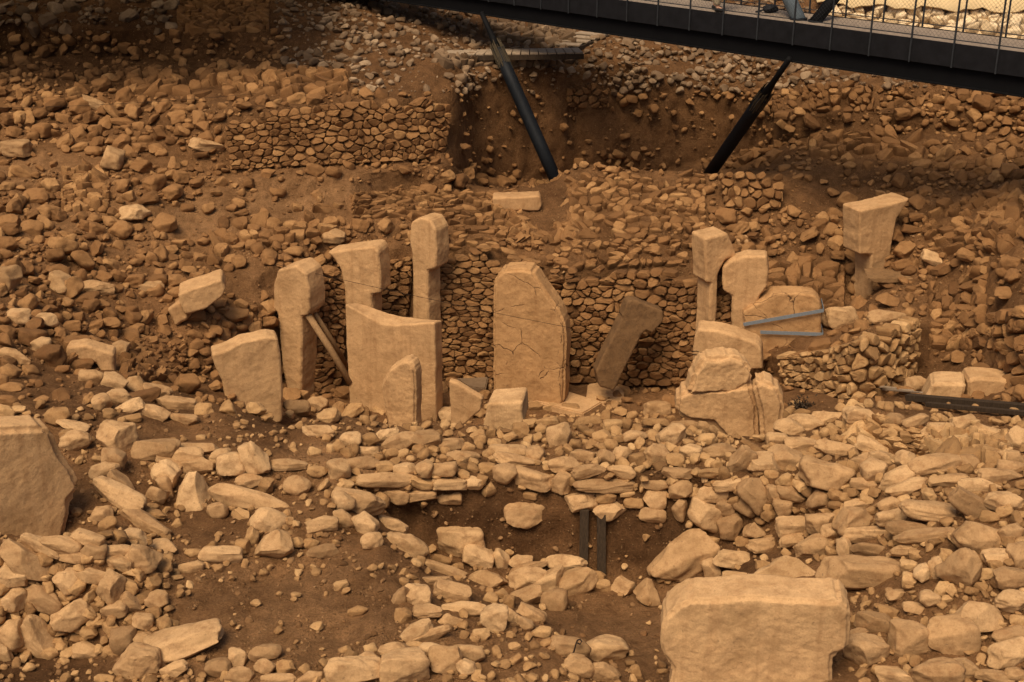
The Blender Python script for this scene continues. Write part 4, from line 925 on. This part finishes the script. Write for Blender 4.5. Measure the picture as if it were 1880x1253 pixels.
def strut(foot_uv, top_u, r, cuff_t, fy):
    f = at_y(*foot_uv, fy) + Vector((0, 0, -.3))
    s_ = s_at_u(top_u, -.12, -.7); t = Bp(s_, -.12, -.62)
    bm = bmesh.new(); d = t - f
    pts = [f, f + d * .3, f + d * .6, f + d * cuff_t]; bm_tube(bm, pts, [r, r * 1.02, r, r * .97], 20)
    so = build("strut", bm, 'tube', bridge, True)
    bm = bmesh.new(); bm_tube(bm, [f + d * (cuff_t - .02), f + d * (cuff_t + .06), f + d * (cuff_t + .1), t], [r * .8, r * .55, r * .42, r * .4], 14)
    h = build("strut_head", bm, 'steel_dark', so, True, org=Vector(bridge.location))
    bm = bmesh.new(); rg = np.random.default_rng(3)
    dd = d.normalized(); sx = dd.cross(Vector((1, .3, 0))).normalized(); sy = dd.cross(sx)
    for k in range(90):
        a = rg.uniform(0, 6.28); q_ = sx * math.cos(a) + sy * math.sin(a); t0 = cuff_t + rg.uniform(-.02, .05)
        p0 = f + d * t0 + q_ * r * .9; p1 = f + d * (t0 - rg.uniform(.05, .11)) + q_ * r * (1.02 + rg.uniform(0, .06))
        bm_bar(bm, p0, p1, .014, .006)
    build("frayed_sleeve", bm, 'fibre', so, org=Vector(bridge.location))
    for c_ in (so,): pass
strut((1033, 334), 884, .14, .80, 27.6)
strut((1297, 306), 1449, .135, .74, 28.6)

# roof columns standing through the deck
def roof_col(lab, u0, v0, u1, v1, rake, r, mat):
    a = at_z(u0, v0, ZD); k = depth_of(a); b = at_depth(u1, v1, k + rake); b = a + (b - a) * 3.2
    bm = bmesh.new(); bm_tube(bm, [a + (a - b).normalized() * .05, a + (b - a) * .5, b], [r, r, r], 18)
    root = empty("roof_column", a); tag(root, lab, "column"); build("tube", bm, mat, root, True)
    bm = bmesh.new(); bm_tube(bm, [a + Vector((0, 0, -.01)), a + Vector((0, 0, .03))], r * 1.25, 18); build("collar", bm, 'steel_dark', root)
roof_col("blue grey roof column rising steeply from the footbridge deck", 1466, 36, 1444, -14, .2, .13, 'steel_blue')
roof_col("black roof column slanting away over the footbridge deck", 1497, 40, 1540, -14, .2, .11, 'steel_dark')

# bag on the deck
bp = at_z(1414, 24, ZD); bag = empty("bag", bp); tag(bag, "small black bag lying on the footbridge deck", "bag")
V, F = rock(np.random.default_rng(2), 3, 'r', .05)
me = mesh_np("pouch", V * np.array([.15, .1, .085]) + np.array([0, 0, .08]), F); link("pouch", me, M['black_bag'], bag)
bm = bmesh.new(); bm_tube(bm, [bp + Vector(p) for p in ((-.12, 0, .06), (-.19, -.03, .03), (-.26, -.03, .022), (-.27, .03, .022), (-.2, .05, .03), (-.12, .03, .06))], .012, 6); build("strap", bm, 'black_bag', bag)

# person on the deck
pp = at_z(1316, 22.5, ZD); per = empty("person", pp); tag(per, "person in khaki trousers and dark shoes standing on the footbridge", "person")
fw = bd; sd_ = bs
def skin_mesh(name, verts, edges, radii, mat, root=0):
    me = bpy.data.meshes.new(name); me.from_pydata([Vector(v) for v in verts], edges, []); me.update()
    o = link(name, me, M[mat], per, None, False)
    mo = o.modifiers.new("skin", 'SKIN'); 
    for i, r in enumerate(radii): me.skin_vertices[0].data[i].radius = (r, r) if isinstance(r, float) else r
    me.skin_vertices[0].data[root].use_root = True
    sb = o.modifiers.new("sub", 'SUBSURF'); sb.levels = 2; sb.render_levels = 2
    dg = bpy.context.evaluated_depsgraph_get(); dg.update()
    nm = bpy.data.meshes.new_from_object(o.evaluated_get(dg)); o.modifiers.clear(); o.data = nm
    nm.polygons.foreach_set("use_smooth", [True] * len(nm.polygons)); 
    if not nm.materials: nm.materials.append(M[mat])
    return o
def W_(f, s, z): return fw * f + sd_ * s + UPZ * z
body_v = [W_(0,.09,.98), W_(.0,.09,1.15), W_(0,.09,1.38), W_(0,.09,1.5), W_(.02,.09,1.62), W_(.03,.09,1.72), W_(0,-.11,1.42), W_(-.04,-.16,1.15), W_(.06,-.16,.92), W_(.1,-.15,.84), W_(0,.29,1.42), W_(-.02,.34,1.15), W_(.1,.33,.92), W_(.14,.32,.84),
          W_(.02,-.01,.9), W_(.06,-.01,.5), W_(0,0,.08), W_(.14,0,.05), W_(-.03,.19,.9), W_(-.08,.2,.5), W_(-.2,.2,.1), W_(-.07,.2,.05)]
for nf in range(5):
    for hand in (9, 13):
        pass
body_e = [(0,1),(1,2),(2,3),(3,4),(4,5),(2,6),(6,7),(7,8),(8,9),(2,10),(10,11),(11,12),(12,13),(0,14),(14,15),(15,16),(16,17),(0,18),(18,19),(19,20),(20,21)]
body_r = [.14,.12,.15,.055,.09,.085,.065,.045,.035,.03,.065,.045,.035,.03,.09,.06,.042,.035,.09,.06,.042,.035]
fing_v, fing_e, fing_r = [], [], []
for hb in (9, 13):
    for kf, (ff, ln) in enumerate(((-.03, .075), (-.012, .085), (.008, .08), (.026, .065), (.035, .045))):
        b0 = len(body_v); base = body_v[hb]
        body_v += [base + W_(ff, 0, -.03), base + W_(ff * 1.3 + .01, 0, -.03 - ln * .6), base + W_(ff * 1.3 + .025, 0, -.03 - ln)]
        body_e += [(hb, b0), (b0, b0 + 1), (b0 + 1, b0 + 2)]; body_r += [.010, .009, .008]
skin_mesh("body", body_v, body_e, body_r, 'skin')
skin_mesh("trousers", [W_(0,.09,1.0), W_(.02,-.01,.9), W_(.06,-.01,.5), W_(.0,0,.2), W_(-.005,0,.11), W_(-.03,.19,.9), W_(-.08,.2,.5), W_(-.17,.2,.2), W_(-.2,.2,.13)],
          [(0,1),(1,2),(2,3),(3,4),(0,5),(5,6),(6,7),(7,8)], [.155,.105,.085,.075,.072,.105,.085,.075,.072], 'trousers')
skin_mesh("shirt", [W_(0,.09,1.02), W_(0,.09,1.2), W_(0,.09,1.4), W_(0,-.10,1.43), W_(-.03,-.16,1.2), W_(0,.28,1.43), W_(-.02,.34,1.2)], [(0,1),(1,2),(2,3),(3,4),(2,5),(5,6)], [.16,.15,.165,.085,.065,.085,.065], 'shirt')
for (f_, s_) in ((0, 0), (-.2, .2)):
    skin_mesh("shoe", [W_(f_ - .05, s_, .05), W_(f_ + .06, s_, .05), W_(f_ + .17, s_, .04)], [(0,1),(1,2)], [(.05,.05), (.052,.05), (.042,.035)], 'shoe')
V, F = rock(np.random.default_rng(4), 3, 'r', .03)
me = mesh_np("hair", V * np.array([.1, .1, .08]) + np.array(W_(.015, .09, 1.755)), F); link("hair", me, M['hair'], per)
for (nm_, f_, s_, z_, r_, mt) in (("nose", .125, .09, 1.67, .014, 'skin'), ("eye", .108, .06, 1.70, .012, 'hair'), ("eye", .108, .12, 1.70, .012, 'hair'), ("mouth", .112, .09, 1.625, .014, 'shirt'), ("ear", .03, -.005, 1.68, .022, 'skin'), ("ear", .03, .185, 1.68, .022, 'skin')):
    V, F = ICO[2]; link(nm_, mesh_np(nm_, V * r_ * np.array([1, 1, 1.2]) + np.array(W_(f_, s_, z_)), F), M[mt], per)

# sand coloured sheet behind the bright wall
tq = []
for j in range(9):
    for i in range(41):
        u = 1500 + i * 16; v = np.interp(u, [1500, 1570, 1880, 2140], [4, 9, 21, 31])
        p, _ = hit_or(u, v + 2); b = at_y(u, v, p.y - .22)
        tq.append(b + Vector((0, j * .75, j * .32 + .05 * math.sin(i * 1.1 + j) + .03 * math.sin(i * 2.7))))
ii = np.arange(9 * 41).reshape(9, 41)
fq = np.stack([ii[:-1, :-1], ii[:-1, 1:], ii[1:, 1:], ii[1:, :-1]], -1).reshape(-1, 4)
o = link("tarpaulin", mesh_np("tarpaulin", [list(p) for p in tq], fq), M['fabric']); tag(o, "sand coloured sheet spread above the bright wall behind the footbridge", "tarpaulin")
so = o.modifiers.new("thick", 'SOLIDIFY'); so.thickness = .03

# ------------------------------------------------------------------ timber
def walkway(lab, c, z0, z1, n, beam=True):
    """c: four corners in photo pixels, near-left, near-right, far-right, far-left; boards run from the near to the far side"""
    hz = sorted(hit_or(c[0][0] * (1 - f) + c[1][0] * f, c[0][1] + 6)[0].z for f in (0, .25, .5, .75, 1)); zz = hz[3] + .10; z1 = (z1[0] - z0 + zz, z1[1] - z0 + zz); z0 = zz
    A, B = at_z(*c[0], z0), at_z(*c[1], z1[0]); C_, D = at_z(*c[2], z1[1]), at_z(*c[3], z0 + (z1[1] - z1[0]))
    root = empty("plank_walkway", (A + B + C_ + D) / 4); tag(root, lab, "walkway")
    for k in range(n):
        t0, t1 = (k + .06) / n, (k + .94) / n; tm = (t0 + t1) / 2
        p, q_ = A.lerp(B, tm), D.lerp(C_, tm); wid = (B - A).length * (t1 - t0)
        bm = bmesh.new(); bm_bar(bm, p, q_, wid, .035); build("plank", bm, 'timber', root, False, .004)
    for (p, q_) in ((A, B), (D, C_)):
        bm = bmesh.new(); bm_bar(bm, p + Vector((0, 0, -.075)), q_ + Vector((0, 0, -.075)), .05, .11); build("bearer", bm, 'dark_timber', root, False, .004)
walkway("long low walkway of grey planks at the rim of the earth cut", [(788, 102), (1072, 98), (1062, 89), (806, 94)], 4.45, (4.45, 4.45), 17)
walkway("short plank ramp sloping up from the long walkway under the footbridge", [(1059, 86), (1118, 62), (1066, 57), (1016, 84)], 4.55, (4.68, 4.68), 4)

def trench_plank(lab, ub, vb, ut, vt, w):
    p, _ = hit_or(ub, vb); p = p + Vector((0, -.04, 0)); q_ = at_y(ut, vt, p.y + .12)
    bm = bmesh.new(); bm_bar(bm, p + (p - q_) * .15, q_, w, .045, Vector((0, -1, 0)))
    tag(build("upright_plank", bm, 'dark_timber', None, False, .004), lab, "plank", "planks shoring the trench face")
trench_plank("dark upright plank in the trench face under the wider stones", 1071, 1040, 1073, 936, .105)
trench_plank("shorter dark upright plank standing nearer the big tilted block", 1104, 1050, 1104, 944, .105)

def prop(lab, a, b, ya, yb, r):
    A, B = at_y(*a, ya), at_y(*b, yb)
    bm = bmesh.new(); d = B - A; bm_tube(bm, [A - d * .01, A + d * .5 + Vector((.008, 0, .01)), A + d * 1.08], [r * .92, r, r * 1.05], 10)
    tag(build("wooden_prop", bm, 'pole', None, True), lab, "prop", "wooden props of the T-shaped pillar")
prop("thick wooden pole propping the T-shaped pillar head from below", (566, 579), (638, 694), 21.15, 21.0, .062)
prop("thinner wooden pole behind the thick prop of the T-shaped pillar", (579, 577), (634, 668), 21.35, 21.7, .042)

def lay(name, lab, pts, w, h, lift, mat, cat, group=None):
    P = [hit_or(u, v)[0] + Vector((0, 0, lift)) for u, v in pts]
    bm = bmesh.new()
    bm_bar(bm, P[0], P[-1], w, h)
    tag(build(name, bm, mat, None, False, .004), lab, cat, group)
lay("timber_beam", "long dark timber beam lying before the two squared stone blocks", [(1665, 741), (1910, 764)], .11, .09, .10, 'dark_timber', "beam")
lay("timber_beam", "second dark timber lying in front of the long timber beam", [(1700, 752), (1915, 773)], .07, .06, .08, 'dark_timber', "beam")
lay("board", "broken grey board end at the foot of the curved wall", [(1586, 714), (1672, 727)], .09, .03, .08, 'timber', "board")
lay("board", "thin splintered lath beside the broken grey board end", [(1600, 726), (1690, 735)], .05, .025, .12, 'timber', "board")

# ------------------------------------------------------------------ straps, wires, strings
def plane_pt(u, v, base, Y, yaw, lift):
    p0 = at_y(*base, Y); yw = math.radians(yaw); n = Vector((-math.sin(yw), math.cos(yw), 0)); d = ray(u, v)
    return CAM + d * (((p0 - CAM).dot(n) - lift) / d.dot(n))
def z6(x, y): return (1100 + x / 2.914, 370 + y / 2.914)
for lab, a, b in (("upper grey strap slanting across the broken slab", (772, 659), (1200, 584)), ("lower grey strap running level across the broken slab", (862, 700), (1196, 712))):
    A = plane_pt(*z6(*a), (1440, 650), 20.95, -8, .06); B = plane_pt(*z6(*b), (1440, 650), 20.95, -8, .06)
    bm = bmesh.new(); n = Vector((math.sin(math.radians(-8)), -math.cos(math.radians(-8)), 0))
    bm_bar(bm, A, B, .008, .062)
    back = Vector((-n.x, -n.y, 0)) * .5
    bm_bar(bm, B + (B - A).normalized() * .004, B + back, .008, .062)
    tag(build("strap", bm, 'strap'), lab, "strap", "straps round the broken slab")
def wire(name, lab, pts, r, mat, cat, cyc=False):
    bm = bmesh.new(); bm_tube(bm, pts, r, 6); tag(build(name, bm, mat, None, True), lab, cat)
def sagging(a, b, sag, n=14): return [a.lerp(b, i / n) - Vector((0, 0, sag * 4 * (i / n) * (1 - i / n))) for i in range(n + 1)]
wire("string_line", "thin string line strung from the propped T-shaped pillar to the cracked stump", sagging(at_y(508, 486, 21.3), at_y(1046, 602, 20.95), .03), .004, 'wire', "string")
wire("string_line", "thin string line sagging above the stony slope before the dark cut", sagging(at_y(-40, 199, 25.2), at_y(470, 172, 25.0), .06), .004, 'wire', "string")
p, _ = hit_or(1046, 1216)
k = depth_of(p) - .03
wire("wire_hook", "rusty wire stake bent into a loop standing in the trench rim", [at_depth(u, v, k) for u, v in ((1044, 1222), (1048, 1208), (1054, 1196), (1057, 1184), (1060, 1176), (1065, 1174), (1068, 1178), (1065, 1183), (1060, 1181))], .008, 'wire', "wire")
ywl = 20.3
wire("wire_loop", "thin wire loop round the edge of the upright round-topped slab", [plane_pt(1100 + x / 4.64, 560 + y / 4.64, (1335, 680), 20.3, -12, .06) for x, y in ((788, 398), (830, 395), (870, 410), (905, 438), (850, 430), (790, 422))], .009, 'wire', "wire")

# withered shrub behind the split boulder
p, _ = hit_or(1473, 752)
rs = np.random.default_rng(8)
sh = empty("withered_shrub", p); tag(sh, "small dark withered shrub on the soil beside the split boulder", "shrub")
bm = bmesh.new()
for k in range(70):
    d = Vector((rs.normal() * .8, rs.normal() * .6, rs.uniform(.1, 1))).normalized() * rs.uniform(.1, .24)
    b0 = p + Vector((rs.normal() * .05, rs.normal() * .04, 0)); bm_tube(bm, [b0, b0 + d * .6, b0 + d + Vector((0, 0, -.02))], [.007, .005, .002], 4)
build("twigs", bm, 'wire', sh)
bm = bmesh.new()
for k in range(160):
    c = p + Vector((rs.normal() * .10, rs.normal() * .07, abs(rs.normal()) * .08 + .02)); a = Vector(rs.normal(size=3)).normalized(); b = a.cross(Vector(rs.normal(size=3))).normalized()
    vs = [bm.verts.new(c + q_) for q_ in (a * .03, b * .012, -a * .03, -b * .012)]; bm.faces.new(vs)
build("foliage", bm, 'dark_timber', sh)

# unseen slatted platform, added only to shade the far corner of the dig
PZ = 6.75
plat = empty("added_shade_platform", (-11, 31, PZ - .4)); tag(plat, "added slatted shade platform, out of view over the far slope", "platform")
bm = bmesh.new()
for k in range(26): bm_box(bm, Vector((-12.0, 26.6 + k * .36, PZ)), Vector((1, 0, 0)), Vector((0, 1, 0)), UPZ, 7.6, .14, .02)
build("deck", bm, 'deck', plat)
for y in (26.5, 29.2, 32.2, 35.8):
    bm = bmesh.new(); bm_box(bm, Vector((-12.0, y, PZ - .2)), Vector((1, 0, 0)), Vector((0, 1, 0)), UPZ, 7.6, .06, .17); build("joist", bm, 'steel_dark', plat)

for o in COL.objects:
    if o.parent is None and "category" in o.keys(): o["kind"] = "thing"
